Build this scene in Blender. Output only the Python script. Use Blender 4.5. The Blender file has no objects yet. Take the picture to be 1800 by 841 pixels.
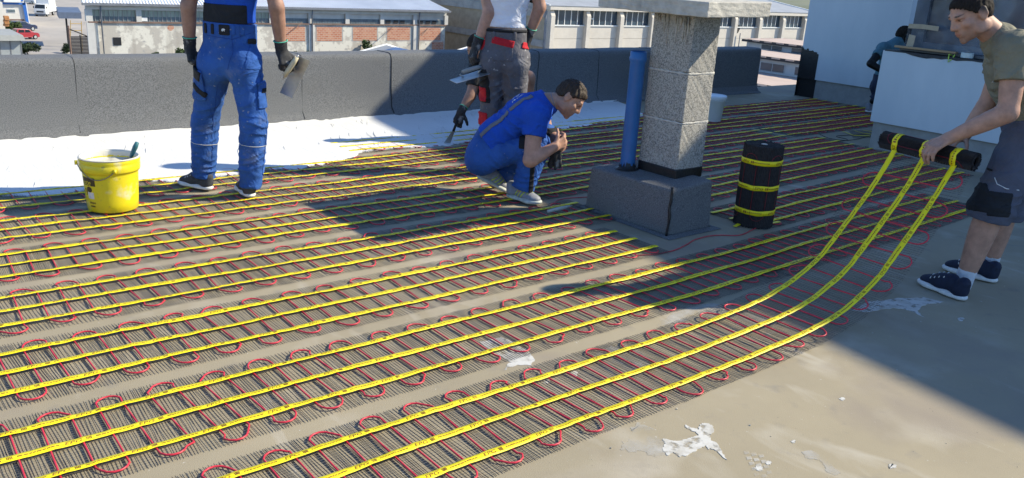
import bpy, bmesh, math, random
import numpy as np
from mathutils import Vector, Matrix
random.seed(7); np.random.seed(7)
SC = bpy.context.scene
COL = SC.collection
# ------------------------------------------------------------------ camera
# world axes: X runs along the heating mats and the parapet, Y across them towards the parapet, Z up, deck top at 0
CAM_POS = Vector((0, 0, 1.55))
R_ = Vector((0.77948, -0.62367, 0.05871)); U_ = Vector((0.14559, 0.27151, 0.95136)); F_ = Vector((0.60927, 0.73302, -0.30244))
cd = bpy.data.cameras.new('camera'); cam = bpy.data.objects.new('camera', cd); COL.objects.link(cam)
cd.sensor_width = 36; cd.sensor_fit = 'HORIZONTAL'; cd.lens = 29.85; cd.clip_start = 0.05; cd.clip_end = 3000
m = Matrix((R_, U_, -F_)).transposed().to_4x4(); m.translation = CAM_POS; cam.matrix_world = m
SC.camera = cam
# ------------------------------------------------------------------ light
SUN = Vector((1.18, -0.605, 1.0)).normalized()          # towards the sun
w = bpy.data.worlds.new('World'); SC.world = w; w.use_nodes = True
nt = w.node_tree; bg = nt.nodes['Background']
sky = nt.nodes.new('ShaderNodeTexSky'); sky.sky_type = 'NISHITA'; sky.sun_disc = False
sky.sun_elevation = math.asin(SUN.z); sky.sun_rotation = math.atan2(SUN.x, SUN.y)
sky.altitude = 300; sky.air_density = 1.0; sky.dust_density = 0.3; sky.ozone_density = 2.0
wt = nt.nodes.new('ShaderNodeMixRGB'); wt.blend_type = 'MULTIPLY'; wt.inputs[0].default_value = 1; wt.inputs[2].default_value = (.80, 1.0, 1.25, 1)   # white balance of a sunny day: blue shade
nt.links.new(sky.outputs[0], wt.inputs[1]); nt.links.new(wt.outputs[0], bg.inputs[0]); bg.inputs[1].default_value = 0.125
sd = bpy.data.lights.new('sun', 'SUN'); sd.energy = 5.0; sd.angle = math.radians(0.55); sd.color = (1.0, 0.915, 0.72)
so = bpy.data.objects.new('sun', sd); COL.objects.link(so)
so.rotation_euler = SUN.to_track_quat('Z', 'Y').to_euler(); so.location = (8, -6, 12)
SC.view_settings.view_transform = 'Standard'; SC.view_settings.look = 'None'
SC.view_settings.exposure = 0.62; SC.view_settings.gamma = 1.0; SC.view_settings.use_curve_mapping = False
# ------------------------------------------------------------------ helpers
FH = np.array((0.63921, 0.76904, 0.0))
def at(px, py, yf):                       # a point of the place, given where it is seen and how far ahead it stands
    d = np.array(F_) + (px - 900) / 1492.5 * np.array(R_) - (py - 420.5) / 1492.5 * np.array(U_)
    return np.array(CAM_POS) + d * (yf / (d @ FH))
def atY(px, py, Y):
    d = np.array(F_) + (px - 900) / 1492.5 * np.array(R_) - (py - 420.5) / 1492.5 * np.array(U_)
    return np.array(CAM_POS) + d * (Y / d[1])
def atX(px, py, X):
    d = np.array(F_) + (px - 900) / 1492.5 * np.array(R_) - (py - 420.5) / 1492.5 * np.array(U_)
    return np.array(CAM_POS) + d * (X / d[0])
def atZ(px, py, Z):
    d = np.array(F_) + (px - 900) / 1492.5 * np.array(R_) - (py - 420.5) / 1492.5 * np.array(U_)
    return np.array(CAM_POS) + d * ((Z - 1.55) / d[2])
def tag(o, label=None, cat=None, group=None, kind=None):
    if label: o['label'] = label
    if cat: o['category'] = cat
    if group: o['group'] = group
    if kind: o['kind'] = kind
    return o
def empty(name, loc=(0, 0, 0), label=None, cat=None, group=None):
    o = bpy.data.objects.new(name, None); COL.objects.link(o); o.location = Vector([float(c) for c in loc]); o.empty_display_size = .2
    return tag(o, label, cat, group)
def link(name, me, parent=None, mat=None):
    o = bpy.data.objects.new(name, me); COL.objects.link(o)
    if mat is not None and not me.materials: me.materials.append(mat)
    if parent is not None:
        o.parent = parent
        o.matrix_parent_inverse = Matrix.Translation(-root_loc(parent))
    return o
def root_loc(p):
    l = Vector((0, 0, 0))
    while p is not None:
        l = l + p.location; p = p.parent
        break
    return l
# parts carry world coordinates in their meshes: things sit in Empties whose location is undone by the parent inverse
def mesh(name, verts, faces, mat=None, parent=None, smooth=False, uv=None):
    me = bpy.data.meshes.new(name)
    me.from_pydata([tuple(map(float, v)) for v in verts], [], [tuple(f) for f in faces])
    if smooth: me.polygons.foreach_set('use_smooth', [True] * len(me.polygons))
    me.update()
    return link(name, me, parent, mat)
def npmesh(name, V, Q, mat=None, parent=None, smooth=True, colors=None):
    V = np.asarray(V, np.float32); Q = np.asarray(Q, np.int32); k = Q.shape[1]
    me = bpy.data.meshes.new(name); me.vertices.add(len(V)); me.vertices.foreach_set('co', V.ravel())
    me.loops.add(Q.size); me.loops.foreach_set('vertex_index', Q.ravel())
    me.polygons.add(len(Q)); me.polygons.foreach_set('loop_start', np.arange(0, Q.size, k, dtype=np.int32))
    me.polygons.foreach_set('use_smooth', np.full(len(Q), smooth))
    me.update(calc_edges=True); me.validate()
    if colors is not None:
        ca = me.color_attributes.new('tint', 'FLOAT_COLOR', 'POINT')
        c = np.ones((len(V), 4), np.float32); c[:, :3] = colors; ca.data.foreach_set('color', c.ravel())
    return link(name, me, parent, mat)
class MB:                                     # collects faces of one mesh
    def __init__(s): s.v = []; s.f = []
    def add(s, V, Fc):
        n = len(s.v); s.v += [tuple(map(float, p)) for p in V]; s.f += [tuple(i + n for i in f) for f in Fc]; return s
    def box(s, a, b):
        x0, y0, z0 = a; x1, y1, z1 = b
        return s.add([(x0, y0, z0), (x1, y0, z0), (x1, y1, z0), (x0, y1, z0), (x0, y0, z1), (x1, y0, z1), (x1, y1, z1), (x0, y1, z1)],
                     [(0, 3, 2, 1), (4, 5, 6, 7), (0, 1, 5, 4), (1, 2, 6, 5), (2, 3, 7, 6), (3, 0, 4, 7)])
    def hexa(s, P):                           # 8 corners, bottom loop then top loop
        return s.add(P, [(0, 3, 2, 1), (4, 5, 6, 7), (0, 1, 5, 4), (1, 2, 6, 5), (2, 3, 7, 6), (3, 0, 4, 7)])
    def tube(s, pts, r, n=6, cap=True, flat=None):
        pts = [Vector([float(c) for c in p]) for p in pts]; rr = r if hasattr(r, '__len__') else [r] * len(pts)
        rings = []; up = Vector((0, 0, 1)) if flat is None else Vector(flat)
        for i, p in enumerate(pts):
            t = (pts[min(i + 1, len(pts) - 1)] - pts[max(i - 1, 0)]).normalized()
            a = t.cross(up)
            if a.length < 1e-4: a = t.cross(Vector((1, 0, 0)))
            a.normalize(); b = a.cross(t).normalized()
            rings.append([p + (a * math.cos(2 * math.pi * k / n) + b * math.sin(2 * math.pi * k / n)) * rr[i] for k in range(n)])
        V = [q for r_ in rings for q in r_]; Fc = []
        for i in range(len(pts) - 1):
            for k in range(n):
                Fc.append((i * n + k, i * n + (k + 1) % n, (i + 1) * n + (k + 1) % n, (i + 1) * n + k))
        if cap: Fc += [tuple(range(n - 1, -1, -1)), tuple((len(pts) - 1) * n + k for k in range(n))]
        return s.add(V, Fc)
    def lathe(s, c, prof, n=24, axis='Z'):
        V = []; Fc = []
        for (r, z) in prof:
            for k in range(n):
                a = 2 * math.pi * k / n
                V.append((c[0] + r * math.cos(a), c[1] + r * math.sin(a), c[2] + z))
        for i in range(len(prof) - 1):
            for k in range(n):
                Fc.append((i * n + k, i * n + (k + 1) % n, (i + 1) * n + (k + 1) % n, (i + 1) * n + k))
        return s.add(V, Fc)
    def build(s, name, mat, parent=None, smooth=False, bevel=0, seg=2, weld=False):
        o = mesh(name, s.v, s.f, mat, parent, smooth)
        if bevel:
            b = o.modifiers.new('bevel', 'BEVEL'); b.width = bevel; b.segments = seg; b.limit_method = 'ANGLE'; b.harden_normals = False
        return o
def box(name, a, b, mat, parent=None, bevel=0, seg=2): return MB().box(a, b).build(name, mat, parent, bevel=bevel, seg=seg)
def qbox(s, c, ax, half): pass
def obox(c, X, Y, Z):                         # oriented box corners from centre and half vectors
    c, X, Y, Z = [np.array(q, float) for q in (c, X, Y, Z)]
    return [c - X - Y - Z, c + X - Y - Z, c + X + Y - Z, c - X + Y - Z, c - X - Y + Z, c + X - Y + Z, c + X + Y + Z, c - X + Y + Z]
def ihash(i, j=0, k=0): return math.modf(abs(math.sin(i * 12.9898 + j * 78.233 + k * 37.719) * 43758.5453))[0]
def noise1(x, s=0):
    i = math.floor(x); f = x - i; f = f * f * (3 - 2 * f)
    return (ihash(i, s) * (1 - f) + ihash(i + 1, s) * f) * 2 - 1
# ------------------------------------------------------------------ materials
def mat(name, col=(.5, .5, .5), rough=.7, var=.15, scale=6.0, bump=0., bscale=60., metal=0., detail=6, col2=None, spec=.4, coat=0., bdist=.01, tint=False, thresh=None, stretch=None):
    M = bpy.data.materials.new(name); M.use_nodes = True; n = M.node_tree.nodes; l = M.node_tree.links
    b = n['Principled BSDF']; b.inputs['Roughness'].default_value = rough; b.inputs['Metallic'].default_value = metal
    b.inputs['Specular IOR Level'].default_value = spec; b.inputs['Coat Weight'].default_value = coat
    tc = n.new('ShaderNodeTexCoord'); vec = tc.outputs['Object']
    if stretch:
        mp = n.new('ShaderNodeMapping'); mp.inputs['Scale'].default_value = stretch; l.new(vec, mp.inputs[0]); vec = mp.outputs[0]
    nz = n.new('ShaderNodeTexNoise'); nz.inputs['Scale'].default_value = scale; nz.inputs['Detail'].default_value = detail; nz.inputs['Roughness'].default_value = .62
    l.new(vec, nz.inputs[0])
    cr = n.new('ShaderNodeValToRGB'); l.new(nz.outputs['Fac'], cr.inputs[0])
    c2 = col2 if col2 else tuple(max(0, c * (1 - var)) for c in col); c1 = col if col2 else tuple(min(1, c * (1 + var)) for c in col)
    lo, hi = thresh if thresh else (.3, .7)
    cr.color_ramp.elements[0].position = lo; cr.color_ramp.elements[1].position = hi
    cr.color_ramp.elements[0].color = (*c2, 1); cr.color_ramp.elements[1].color = (*c1, 1)
    out = cr.outputs[0]
    if tint:
        at_ = n.new('ShaderNodeAttribute'); at_.attribute_name = 'tint'
        mx = n.new('ShaderNodeMixRGB'); mx.blend_type = 'MULTIPLY'; mx.inputs[0].default_value = 1
        l.new(out, mx.inputs[1]); l.new(at_.outputs['Color'], mx.inputs[2]); out = mx.outputs[0]
    l.new(out, b.inputs['Base Color'])
    if bump:
        bz = n.new('ShaderNodeTexNoise'); bz.inputs['Scale'].default_value = bscale; bz.inputs['Detail'].default_value = 4; l.new(vec, bz.inputs[0])
        bp = n.new('ShaderNodeBump'); bp.inputs['Strength'].default_value = bump; bp.inputs['Distance'].default_value = bdist
        l.new(bz.outputs['Fac'], bp.inputs['Height']); l.new(bp.outputs[0], b.inputs['Normal'])
    M['bsdf'] = b.name
    return M
def nodes(M): return M.node_tree.nodes, M.node_tree.links, M.node_tree.nodes['Principled BSDF']
def add_layer(M, color, scale, lo, hi, detail=8, seed=0., rough=None, stretch=None, dist=0.):   # a second colour in blotches with their own shape
    n, l, b = nodes(M)
    tc = n.new('ShaderNodeTexCoord'); mp = n.new('ShaderNodeMapping'); mp.inputs['Location'].default_value = (seed, seed * .7, seed * .3)
    if stretch: mp.inputs['Scale'].default_value = stretch
    l.new(tc.outputs['Object'], mp.inputs[0])
    nz = n.new('ShaderNodeTexNoise'); nz.inputs['Scale'].default_value = scale; nz.inputs['Detail'].default_value = detail; nz.inputs['Distortion'].default_value = dist
    l.new(mp.outputs[0], nz.inputs[0])
    mr = n.new('ShaderNodeMapRange'); mr.inputs['From Min'].default_value = lo; mr.inputs['From Max'].default_value = hi; l.new(nz.outputs['Fac'], mr.inputs[0])
    mx = n.new('ShaderNodeMixRGB'); src = b.inputs['Base Color'].links[0].from_socket
    l.new(mr.outputs[0], mx.inputs[0]); l.new(src, mx.inputs[1]); mx.inputs[2].default_value = (*color, 1); l.new(mx.outputs[0], b.inputs['Base Color'])
    return M
M_floor = mat('screed', (.335, .284, .19), .82, .0, 1.3, .25, 220, col2=(.272, .23, .155), bdist=.004, detail=10)
add_layer(M_floor, (.385, .34, .26), 2.6, .56, .75, seed=3.1)
add_layer(M_floor, (.20, .18, .15), 9, .60, .85, seed=7.7)
add_layer(M_floor, (.50, .48, .44), 55, .73, .79, detail=3, seed=1.3)
add_layer(M_floor, (.16, .145, .12), 120, .73, .79, detail=2, seed=5.3)
add_layer(M_floor, (.42, .38, .305), 3.5, .60, .80, detail=10, seed=11.3, stretch=(1, .35, 1), dist=1.5)
add_layer(M_floor, (.25, .21, .16), 1.1, .55, .72, detail=10, seed=15.3, dist=.8)
M_coat = mat('white_coating', (.67, .665, .64), .62, .04, 3, .10, 40, bdist=.004)
M_felt = mat('bitumen_felt', (.15, .153, .155), .85, .55, 150, 1.0, 330, bdist=.006, detail=3)
add_layer(M_felt, (.15, .15, .145), 3.5, .55, .85, seed=2.2)
M_bit = mat('black_bitumen', (.012, .012, .013), .38, .3, 40, .5, 60, bdist=.006)
M_block = mat('concrete_block', (.42, .395, .35), .92, .0, 120, .6, 200, col2=(.12, .115, .105), bdist=.006, detail=4, thresh=(.34, .58))
add_layer(M_block, (.36, .34, .30), 5, .55, .85, seed=4.4)
M_mortar = mat('mortar', (.46, .44, .40), .9, .2, 60, .6, 120)
M_slab = mat('cap_slab_concrete', (.46, .43, .37), .88, .22, 14, .7, 130, bdist=.005)
add_layer(M_slab, (.24, .23, .20), 6, .58, .8, seed=9.1)
M_pvc = mat('blue_pipe', (.02, .12, .34), .42, .08, 12, .05, 90, spec=.5)
add_layer(M_pvc, (.10, .13, .18), 14, .66, .8, seed=3.3)
M_mesh = mat('mat_mesh', (.055, .050, .045), .75, .5, 30)
M_thread = mat('mat_thread', (.17, .155, .13), .8, .3, 30)
M_cable = mat('red_cable', (.55, .025, .045), .42, .15, 18, spec=.5)
M_tape = mat('yellow_tape', (.90, .74, .006), .5, .06, 30, .1, 60)
add_layer(M_tape, (.62, .50, .03), 24, .60, .85, seed=2.7)
M_cable_shade = mat('shaded_roll_cable', (.13, .010, .016), .5, .2, 18)  # same red cable, with the shade on the rolls put into its colour
M_print = mat('tape_print', (.26, .10, .015), .6, .2, 40)
M_white = mat('white_panel', (.58, .63, .66), .7, .0, 1.6, .12, 60, col2=(.47, .53, .57), stretch=(1, 1, .35))
M_plinth = mat('plinth_render', (.30, .30, .285), .88, .14, 9, .4, 160)
# ------------------------------------------------------------------ the deck and the walls round it
deck = MB().box((-5, -5, -.35), (16, 8.12, 0)).build('roof_deck', M_floor); tag(deck, kind='structure')
M_blg = mat('render_grey', (.42, .40, .37), .9, .1, 2, .3, 80)
bw = box('building_wall', (-4.9, -4.9, -8.5), (15.9, 8.02, -.352), M_blg); tag(bw, 'grey rendered walls of the building under the roof deck', 'wall')

# parapet clad in metre-wide felt sheets
par = empty('parapet_wall', (4, 7.9, 0), 'low parapet wall clad in grey mineral felt sheets along the roof edge', 'parapet')
def par_prof(off):                           # cross-section (Y, Z), front foot over the top to the back
    o = off
    P = [(7.60 - o, .004 + o), (7.66 - o, .035 + o), (7.70 - o, .10)]
    P += [(7.70 - o, .30), (7.70 - o, .57), (7.703 - o, .61), (7.713 - o, .633 + o), (7.735 - o * .5, .644 + o), (7.78, .648 + o), (7.98, .648 + o)]
    P += [(8.04, .64 + o), (8.08 + o, .60), (8.085 + o, .45), (8.085 + o, -.3)]
    return P
core = MB(); x0, x1 = -4.9, 10.98
core.box((x0, 7.72, .001), (x1, 8.07, .60)); core.build('core', M_blg, par)
edges = [-4.95, -3.36, -2.36, -1.36, -.36, .64, 1.64, 2.64, 3.64, 4.64, 5.64, 6.64, 7.64, 8.64, 9.64, 10.99]
for i in range(len(edges) - 1):
    a, b = edges[i], edges[i + 1] + .05
    if i == len(edges) - 2: b = edges[i + 1]
    o = .002 + .0025 * (i % 2); P = par_prof(o); nx = 14; V = []; Fc = []
    for j in range(nx + 1):
        x = a + (b - a) * j / nx
        for k, (y, z) in enumerate(P):
            lean = -.03 * (1 - j / nx) * 0
            dy = .003 * noise1(x * 1.3 + k * .4, 3) if 2 <= k <= 5 else 0
            dz = .004 * noise1(x * 1.7, 9) if k > 5 else (.006 * noise1(x * 9, 4) if k < 2 else 0)
            xx = x + (.012 * noise1(z * 5, i) - .02 * (z - .3) if j == 0 else 0)
            V.append((xx, y + dy, z + dz))
    n = len(P)
    for j in range(nx):
        for k in range(n - 1): Fc.append((j * n + k, (j + 1) * n + k, (j + 1) * n + k + 1, j * n + k + 1))
    if i == len(edges) - 2:
        Fc.append(tuple(nx * n + k for k in range(n)))
    mesh('felt_sheet', V, Fc, M_felt, par, smooth=(i < len(edges) - 2))
    if i > 0:                                 # a bitumen bead squeezed out of the lap
        pts = [(a + .012 * noise1(z * 5, i) - .02 * (z - .3), y - .001, z + .001) for y, z in P[1:10]]
        MB().tube(pts, .0042, 5).build('lap_bead', M_bit, par, smooth=True)

# white coating being trowelled over the mats along the parapet
EDGE = [(-4, 6.1), (-1, 6.05), (.5, 6.02), (.784, 6.007), (.957, 5.907), (1.184, 5.89), (1.4, 5.96), (1.551, 6.015), (1.65, 6.04), (1.884, 5.86), (2.1, 5.93), (2.534, 5.973), (2.72, 5.90),
        (2.95, 5.97), (3.17, 6.02), (3.51, 6.255), (3.85, 6.262), (4.24, 6.208), (4.6, 6.214), (5.4, 6.34), (6.04, 6.453), (6.95, 6.547), (7.3, 6.62), (7.55, 6.80), (7.8, 7.2), (7.95, 7.60)]
def edge_y(x): return float(np.interp(x, [e[0] for e in EDGE], [e[1] for e in EDGE]))
V = []; Fc = []; xs = np.arange(-4, 7.96, .012); rows = [0, .012, .03, .1, .22, .4, .6, .8, .93, .985, 1.0]
for i, x in enumerate(xs):
    e = edge_y(x) + .028 * noise1(x * 9, 1) + .016 * noise1(x * 31, 2) + .010 * noise1(x * 70, 5)
    top = 7.655 - .02 + .012 * noise1(x * 6, 8)
    for k, t in enumerate(rows):
        y = e + (top - e) * t
        z = (.0018, .011, .013, .014, .015, .015, .015, .016, .017, .024, .030)[k]
        if 1 < k < 9: z += .0012 * noise1(x * 3 + k, 6)
        if k >= 9: z += .004 * noise1(x * 7 + 2, 11) + .003 * noise1(x * 21, 12)
        V.append((x, y, z))
n = len(rows)
for i in range(len(xs) - 1):
    for k in range(n - 1): Fc.append((i * n + k, (i + 1) * n + k, (i + 1) * n + k + 1, i * n + k + 1))
coat = mesh('white_coating', V, Fc, M_coat, None, True); tag(coat, kind='structure')
nn, ll, bb = nodes(M_coat)                    # trowel strokes: fine ridges set across the strip
tc = nn.new('ShaderNodeTexCoord'); mp = nn.new('ShaderNodeMapping'); mp.inputs['Rotation'].default_value = (0, 0, .35); mp.inputs['Scale'].default_value = (9, 1.6, 1)
vo = nn.new('ShaderNodeTexNoise'); vo.inputs['Scale'].default_value = 2.4; vo.inputs['Detail'].default_value = 5; vo.inputs['Distortion'].default_value = 1.2
ll.new(tc.outputs['Object'], mp.inputs[0]); ll.new(mp.outputs[0], vo.inputs[0])
bp2 = nn.new('ShaderNodeBump'); bp2.inputs['Strength'].default_value = .35; bp2.inputs['Distance'].default_value = .012
ll.new(vo.outputs['Fac'], bp2.inputs['Height']); ll.new(bb.inputs['Normal'].links[0].from_socket, bp2.inputs['Normal']); ll.new(bp2.outputs[0], bb.inputs['Normal'])

rg = MB(); rr_ = random.Random(5)
for k in range(150):
    x = -1 + 8.2 * rr_.random(); e = edge_y(x); y = e + .12 + (7.45 - e) * rr_.random(); L = .08 + .22 * rr_.random(); sl = .25 + .35 * rr_.random(); hk = rr_.random() * .06
    pts = [(x + sl * L * t + hk * max(0, t - .7) * 2, y + L * t, .0168 + .0022 * math.sin(math.pi * t)) for t in np.linspace(0, 1, 6)]
    rg.tube(pts, [.0006, .0016, .0020, .0018, .0014, .0005], 4, False)
rg.build('trowel_ridges', M_coat, coat, True)['kind'] = 'stuff'
# splashes of coating on the screed and on the mats
def splash(cx, cy, pts, z=.0006, thick=.0009, jag=.02, seed=0, name='coating_splash', label='', m_=None):
    n = len(pts); P = []
    for i in range(n):
        a, b = pts[i], pts[(i + 1) % n]
        for t in np.linspace(0, 1, 7)[:-1]:
            x = a[0] + (b[0] - a[0]) * t; y = a[1] + (b[1] - a[1]) * t
            P.append((cx + x + jag * noise1(len(P) * .9, seed), cy + y + jag * noise1(len(P) * 1.1 + 40, seed + 1)))
    me = bpy.data.meshes.new(name); bm = bmesh.new()
    vs = [bm.verts.new((x, y, z + thick)) for x, y in P]; f = bm.faces.new(vs)
    bmesh.ops.triangulate(bm, faces=[f])
    lo = [bm.verts.new((x, y, z - .001)) for x, y in P]
    for i in range(len(P)): bm.faces.new((vs[i], lo[i], lo[(i + 1) % len(P)], vs[(i + 1) % len(P)]))
    bmesh.ops.recalc_face_normals(bm, faces=bm.faces); bm.to_mesh(me); bm.free()
    o = link(name, me, None, m_ or M_splash); tag(o, label, 'splash', 'splashes of white coating'); return o
M_splash = mat('thick_splash', (.56, .545, .50), .7, .0, 16, .1, 60, col2=(.42, .395, .34), thresh=(.36, .55), detail=8)
_n, _l, _b = nodes(M_splash); _t = _n.new('ShaderNodeTexCoord'); _z = _n.new('ShaderNodeTexNoise'); _z.inputs['Scale'].default_value = 24; _z.inputs['Detail'].default_value = 9; _l.new(_t.outputs['Object'], _z.inputs[0])
_r = _n.new('ShaderNodeMapRange'); _r.inputs['From Min'].default_value = .30; _r.inputs['From Max'].default_value = .46; _r.inputs['To Max'].default_value = .95; _l.new(_z.outputs['Fac'], _r.inputs[0]); _l.new(_r.outputs[0], _b.inputs['Alpha'])
M_splash2 = mat('thin_splash', (.50, .48, .43), .75, .08, 30, .1, 60)
_n, _l, _b = nodes(M_splash2); _t = _n.new('ShaderNodeTexCoord'); _z = _n.new('ShaderNodeTexNoise'); _z.inputs['Scale'].default_value = 9; _z.inputs['Detail'].default_value = 9; _l.new(_t.outputs['Object'], _z.inputs[0])
_r = _n.new('ShaderNodeMapRange'); _r.inputs['From Min'].default_value = .38; _r.inputs['From Max'].default_value = .66; _r.inputs['To Max'].default_value = .62; _l.new(_z.outputs['Fac'], _r.inputs[0]); _l.new(_r.outputs[0], _b.inputs['Alpha'])     # worn thin in places
def gpt(px, py): q = atZ(px, py, .004); return (q[0], q[1])
def splash_px(pts, label, **k):
    G = [gpt(*q) for q in pts]; splash(0, 0, G, label=label, **k)
zc_ = lambda L: [(1000 + x / 1.998, 420 + y / 1.998) for x, y in L]
splash_px(zc_([(410, 650), (430, 660), (455, 668), (460, 650), (485, 645), (505, 655), (510, 672), (495, 690), (500, 705), (520, 715), (545, 755), (555, 775), (525, 745), (505, 735), (490, 737), (480, 725), (465, 730), (440, 745), (410, 760), (385, 762), (365, 745), (345, 760), (330, 735), (340, 715), (330, 700), (355, 705), (380, 708), (405, 705), (430, 695), (455, 690), (450, 678), (430, 672), (408, 658)]), 'thick white splash with a curled tail on the sunlit screed below the last mat', jag=.004, seed=3, z=.0012)
splash_px(zc_([(335, 765), (300, 760), (262, 742), (225, 745), (170, 735), (205, 700), (230, 690), (215, 665), (245, 645), (285, 655), (318, 680), (345, 700), (350, 730)]), 'thin worn white smear trailing off to the left of the thick splash', jag=.012, seed=4, m_=M_splash2)
splash_px(zc_([(820, 745), (850, 738), (880, 755), (905, 762), (910, 780), (930, 800), (955, 820), (935, 828), (905, 815), (900, 795), (880, 775), (850, 770), (830, 765)]), 'small hooked white splash on the sunlit screed at the bottom right', jag=.004, seed=6, m_=M_splash2)
splash_px([(1040, 628), (1075, 605), (1125, 612), (1150, 640), (1120, 662), (1080, 655)], 'thin white stain on the screed seen through the nearest mat', jag=.02, seed=31, m_=M_splash2)
splash_px([(1285, 560), (1330, 535), (1372, 545), (1395, 575), (1350, 590), (1310, 580)], 'thin white stain under the nearest mat at the edge of the big shadow', jag=.02, seed=33, m_=M_splash2)
splash_px([(1190, 540), (1250, 532), (1330, 548), (1260, 552), (1150, 575)], 'long pale smear in the gap before the lifted end of the nearest mat', jag=.01, seed=35, m_=M_splash2)
pr_ = empty('shoe_print', (*gpt(1328, 820), 0), 'faint pale shoe print on the sunlit screed at the bottom edge', 'shoe print')
for k in range(14):
    r_, c_ = divmod(k, 3); cx, cy = 1312 + c_ * 13 + r_ * 4.5, 795 + r_ * 9.5 + c_ * 3
    P = [(*gpt(cx + a, cy + b), .0016) for a, b in ((-5, -2.4), (3.5, -3.2), (6, 1.2), (-2.5, 3))]; mesh('tread_mark', P, [(3, 2, 1, 0)], M_splash2, pr_)
splash_px([(1496, 545), (1530, 530), (1570, 524), (1625, 522), (1660, 530), (1625, 536), (1612, 545), (1622, 556), (1600, 545), (1570, 540), (1530, 548)], 'blue-white splash in the shade by the man\'s front shoe', jag=.008, seed=8)
splash_px([(845, 600), (880, 592), (925, 612), (940, 630), (935, 642), (905, 640), (885, 650), (898, 636), (870, 622)], 'white splash across the gap between the two nearest mats', jag=.008, seed=12)
SPOT = ['larger of two pale spots left of the hooked splash', 'smaller of two pale spots left of the hooked splash', 'pale spot right of the hooked splash', 'pale spot above the hooked splash', 'lone pale spot high on the sunlit screed', 'pale spot at the edge of the nearest mat', 'pale spot under the nearest mat, left of two', 'pale spot under the nearest mat, right of two', 'pale spot in the shade right of the blue-white splash']
for k, (px, py, r) in enumerate([(1335, 822, 9), (1352, 812, 6), (1568, 818, 7), (1395, 775, 5), (1480, 700, 5), (1150, 690, 8), (960, 668, 9), (1010, 655, 8), (1690, 560, 5)]):
    c = [(px + r * math.cos(a) * (1 + .4 * noise1(a, k)), py + .6 * r * math.sin(a) * (1 + .4 * noise1(a * 2, k))) for a in np.linspace(0, 6.28, 7)[:-1]]
    splash_px(c, SPOT[k], jag=.004, seed=20 + k)

# grit and crumbs of screed lying about
gr = MB(); rr_ = random.Random(9)
for k in range(170):
    x, y = (rr_.uniform(1.2, 5.5), rr_.uniform(.6, 1.8)) if k < 70 else (rr_.uniform(.2, 8), rr_.uniform(1.5, 6.2)); r = .0010 + .0022 * rr_.random() ** 3; a = rr_.random() * 6
    gr.hexa(obox((x, y, r * .6), (r * math.cos(a), r * math.sin(a), 0), (-r * .7 * math.sin(a), r * .7 * math.cos(a), r * .2), (r * .1, 0, r * .6)))
tag(gr.build('grit', mat('grit', (.36, .33, .27), .9, .5, 30)), kind='stuff')
# ------------------------------------------------------------------ tower wall on the right
X0 = 11.35
tow = empty('tower_wall', (12.2, 3, 0), 'tall white-boarded tower wall with grey plinth and black tarred corner', 'wall')
def h_t(y): return 5.94 + (4.07 - y) * .12
MB().hexa([(X0 + .04, -4.5, -.3), (15.8, -4.5, -.3), (15.8, 7.25, -.3), (X0 + .04, 7.25, -.3), (X0 + .04, -4.5, h_t(-4.5)), (15.8, -4.5, h_t(-4.5)), (15.8, 7.25, h_t(7.25)), (X0 + .04, 7.25, h_t(7.25))]).build('plinth_wall', M_plinth, tow)
MB().hexa([(X0, -4.5, .27), (X0 + .037, -4.5, .27), (X0 + .037, 7.253, .27), (X0, 7.253, .27), (X0, -4.5, h_t(-4.5) + .02), (X0 + .037, -4.5, h_t(-4.5) + .02), (X0 + .037, 7.253, h_t(7.25) + .02), (X0, 7.253, h_t(7.25) + .02)]).build('white_board', M_white, tow)
V = []; Fc = []                               # tarred corner, brushed out at the top
ys = np.linspace(7.262, 6.97, 34)
for i, y in enumerate(ys):
    f = i / 33; top = .70 + .022 * noise1(i * .35, 2) + .010 * noise1(i * .9, 3) - .05 * f
    side = .0
    xf = X0 - .004
    for z in (-.02, .268, .2681, top * .6, top): V.append((xf if z > .268 else X0 + .036, y, z))
for i in range(33):
    for k in range(4): Fc.append((i * 5 + k, i * 5 + k + 1, i * 5 + k + 6, i * 5 + k + 5))
Vn = len(V); V += [(X0 - .004, 7.262, -.02), (12.2, 7.262, -.02), (12.2, 7.262, .66), (X0 - .004, 7.262, .70)]; Fc.append((Vn, Vn + 1, Vn + 2, Vn + 3))
mesh('tar_coat', V, Fc, M_bit, tow)
# ------------------------------------------------------------------ stair house with the film-covered window
S0 = 8.30
sth = empty('stair_house', (9.2, 2.5, 0), 'low stair house with white lower board and film-wrapped window', 'stair house')
box('plinth_wall', (S0 + .04, .2, -.02), (S0 + .34, 4.38, .985), M_plinth, sth)
box('white_board', (S0, .2, .29), (S0 + .037, 4.40, 1.0), M_white, sth, .004)
box('side_board', (S0 + .038, 4.383, .29), (S0 + .34, 4.403, .999), M_white, sth)
M_dark = mat('dark_membrane', (.025, .027, .03), .55, .4, 20, .5, 40)
M_alu = mat('grey_frame', (.10, .105, .11), .5, .1, 20)
M_glass = mat('window_glass', (.05, .045, .045), .10, .0, 1.1, spec=.5, col2=(.012, .016, .03), detail=2)
M_ptape = mat('paper_tape', (.42, .33, .22), .75, .12, 20)
V = []; Fc = []
for i in range(60):                            # torn membrane hanging over the top of the board
    y = .2 + i * (4.18 / 59)
    V += [(S0 + .33, y, 1.006), (S0 - .003, y, 1.006 + .004 * noise1(i, 3)), (S0 - .004, y, .985 + .018 * noise1(i * .7, 5) + .008 * noise1(i * 2.1, 6))]
for i in range(59): Fc += [(i * 3, i * 3 + 3, i * 3 + 4, i * 3 + 1), (i * 3 + 1, i * 3 + 4, i * 3 + 5, i * 3 + 2)]
mesh('sill_membrane', V, Fc, M_dark, sth)
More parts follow.
